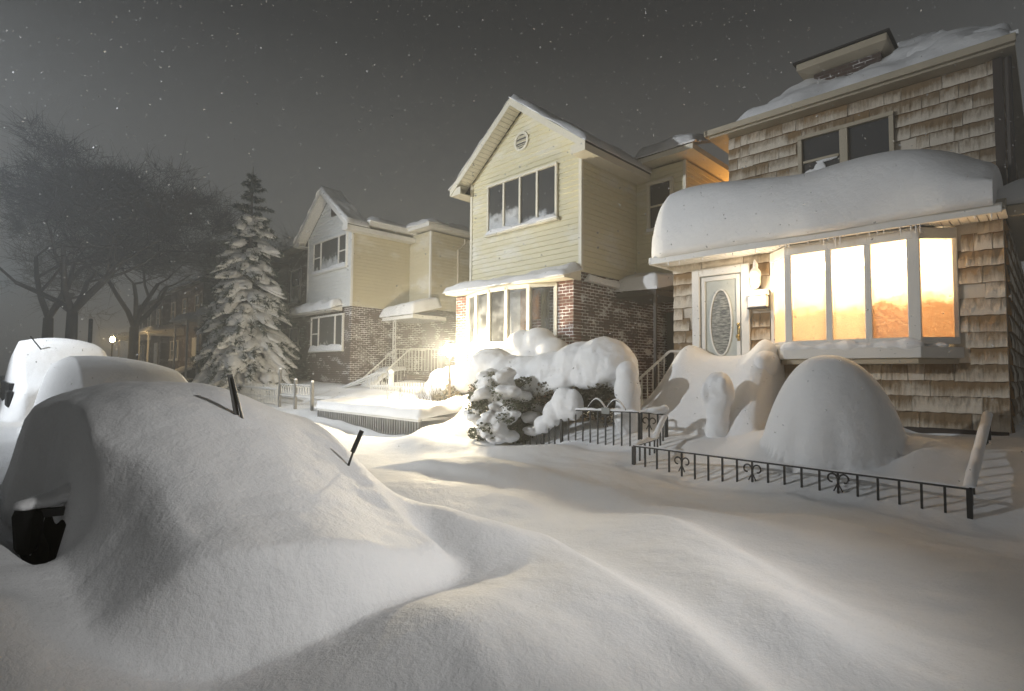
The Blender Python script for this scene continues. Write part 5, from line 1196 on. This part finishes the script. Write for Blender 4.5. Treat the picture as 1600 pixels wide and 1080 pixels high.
#@@LAMPS
street_lamp('street lamp with cool white light at the left end of the street', -52, -.5, 8.2, (0, 1.2), 130, None, 0, (.62, .86, 1.0), 40)
street_lamp('added out-of-view street lamp across the road facing the white gabled house', -17, -8, 7.6, (0, 1.4), 14500, (-12.0, 10.5, 4.1), 86, (.93, .97, 1.0), 40)  # out of view; added to stand in for street lighting on the house fronts
street_lamp('added out-of-view street lamp on the sidewalk beyond the shingled house', 5.4, 7.2, 6.6, (-.3, -1.3), 3700, (-3.3, 2.6, .8), 33, (1, .985, .96), 40)  # unseen lamp added to light the car hood, its cone leaving the edges dim
lamp('lantern_glow', (-3.72, 9.62, 3.36), 24, (1, .80, .56), .05, wl)

# ------------------------------------------------------------------ falling snow, air, sky, camera
m, nt, b, o = new_mat('snowflake'); b.inputs['Base Color'].default_value = (.85, .86, .88, 1); b.inputs['Roughness'].default_value = .8
t = nt.nodes.new('ShaderNodeBsdfTransparent'); ms_ = N(nt, 'ShaderNodeMixShader'); ms_.inputs[0].default_value = .36
nt.links.new(t.outputs[0], ms_.inputs[1]); nt.links.new(b.outputs[0], ms_.inputs[2]); nt.links.new(ms_.outputs[0], o.inputs['Surface']); FLAKE = m
rnd = random.Random(77); V = []; F = []
cam_loc = Vector((0, 0, 1.8)); yaw, pitch, roll = R(45.066), R(2.879), R(.468)
fwd = Vector((-math.cos(yaw) * math.cos(pitch), math.sin(yaw) * math.cos(pitch), math.sin(pitch)))
right = fwd.cross(Vector((0, 0, 1))).normalized(); up = right.cross(fwd)
for _ in range(14000):
    x = rnd.uniform(-34, 3); y = rnd.uniform(-2.5, 16); z = rnd.uniform(.9, 13)
    c = Vector((x, y, z)); dist = (c - cam_loc).length
    if dist < 4 or (dist > 12 and rnd.random() < .3): continue
    s = rnd.uniform(.0026, .0062) * (1 + .05 * dist); w = Vector((.8, .15, -.6)).normalized(); a = w.orthogonal().normalized(); b_ = w.cross(a); k = len(V); e = rnd.uniform(1, 1.8)
    V += [c + w * s * e, c - w * s * e, c + a * s, c - a * s, c + b_ * s, c - b_ * s]
    for p, q in ((2, 4), (4, 3), (3, 5), (5, 2)): F += [(k, k + p, k + q), (k + 1, k + q, k + p)]
for _ in range(1500):                                                 # a few large loose flakes
    c = cam_loc + fwd * rnd.uniform(5, 13); c = c + right * rnd.uniform(-1, 1) * (c - cam_loc).length + up * rnd.uniform(-.1, .75) * (c - cam_loc).length
    dist = (c - cam_loc).length
    if c.z < 1.2 or c.y < -1 or c.y > 16: continue
    s = rnd.uniform(.004, .014) * (.6 + .06 * dist); a = Vector((rnd.gauss(0, 1), rnd.gauss(0, 1), rnd.gauss(0, 1))).normalized(); u_ = a.orthogonal().normalized(); v_ = a.cross(u_); k = len(V)
    V += [c + (u_ * math.cos(i * math.pi / 4) + v_ * math.sin(i * math.pi / 4)) * s * rnd.uniform(.6, 1.3) for i in range(8)] + [c + a * s * .4, c - a * s * .4]
    for i in range(8): F += [(k + i, k + (i + 1) % 8, k + 8), (k + (i + 1) % 8, k + i, k + 9)]
me = bpy.data.meshes.new('falling_snow'); me.from_pydata(V, [], F); me.materials.append(FLAKE)
o = bpy.data.objects.new('falling_snow', me); COL.objects.link(o); tag(o, 'snowflakes blowing through the night air', 'snowfall', kind='stuff')

hz = MB(); hz.box(-95, 14, -18, 45, -1.2, 20); ho = hz.build('haze', [], None) if False else None
m = bpy.data.materials.new('snowy_air'); m.use_nodes = True; nt = m.node_tree; nt.nodes.remove(nt.nodes['Principled BSDF'])
pv = N(nt, 'ShaderNodeVolumePrincipled'); pv.inputs['Density'].default_value = .0115; pv.inputs['Color'].default_value = (.85, .90, .95, 1); pv.inputs['Anisotropy'].default_value = .55
nt.links.new(pv.outputs[0], nt.nodes['Material Output'].inputs['Volume'])
ho = hz.build('haze', m); tag(ho, 'thin haze of blown snow filling the street', 'haze', kind='stuff')

w = bpy.data.worlds.new('World'); scene.world = w; w.use_nodes = True; nt = w.node_tree; bg = nt.nodes['Background']
sky = N(nt, 'ShaderNodeTexSky', sky_type='NISHITA'); sky.sun_disc = False; sky.sun_elevation = R(-2); sky.sun_rotation = R(200)
hs_ = N(nt, 'ShaderNodeHueSaturation', Saturation=.12); nt.links.new(sky.outputs[0], hs_.inputs['Color'])
tc = nt.nodes.new('ShaderNodeTexCoord'); sp_ = nt.nodes.new('ShaderNodeSeparateXYZ'); nt.links.new(tc.outputs['Generated'], sp_.inputs[0])
gr = ramp(nt, sp_.outputs[2], [(0, (1.7, 1.7, 1.62)), (.20, (1.55, 1.55, 1.46)), (.36, (1.0, 1.0, .96)), (.52, (.36, .36, .35)), (.72, (.08, .08, .08))])
ad = nt.nodes.new('ShaderNodeMix'); ad.data_type = 'RGBA'; ad.blend_type = 'ADD'; ad.inputs[0].default_value = 1
nt.links.new(gr.outputs[0], ad.inputs[6]); nt.links.new(hs_.outputs[0], ad.inputs[7]); nt.links.new(ad.outputs[2], bg.inputs['Color'])
bg.inputs['Strength'].default_value = .08

cd = bpy.data.cameras.new('camera'); cam = bpy.data.objects.new('camera', cd); COL.objects.link(cam)
cd.sensor_width = 36; cd.lens = 36 * 850 / 1600; cd.clip_end = 600; cd.clip_start = .05
r2 = right * math.cos(roll) + up * math.sin(roll); u2 = -right * math.sin(roll) + up * math.cos(roll)
Mx = Matrix((r2, u2, -fwd)).transposed().to_4x4(); Mx.translation = cam_loc; cam.matrix_world = Mx
scene.camera = cam
vs = scene.view_settings; scene.display_settings.display_device = 'sRGB'; vs.view_transform = 'Standard'; vs.look = 'None'; vs.exposure = 0; vs.gamma = 1
scene.cycles.use_denoising = True
scene.cycles.max_bounces = 6; scene.cycles.diffuse_bounces = 3; scene.cycles.transparent_max_bounces = 8; scene.cycles.volume_bounces = 0; scene.cycles.transmission_bounces = 3
scene.cycles.sample_clamp_indirect = 4; scene.cycles.caustics_reflective = False; scene.cycles.caustics_refractive = False
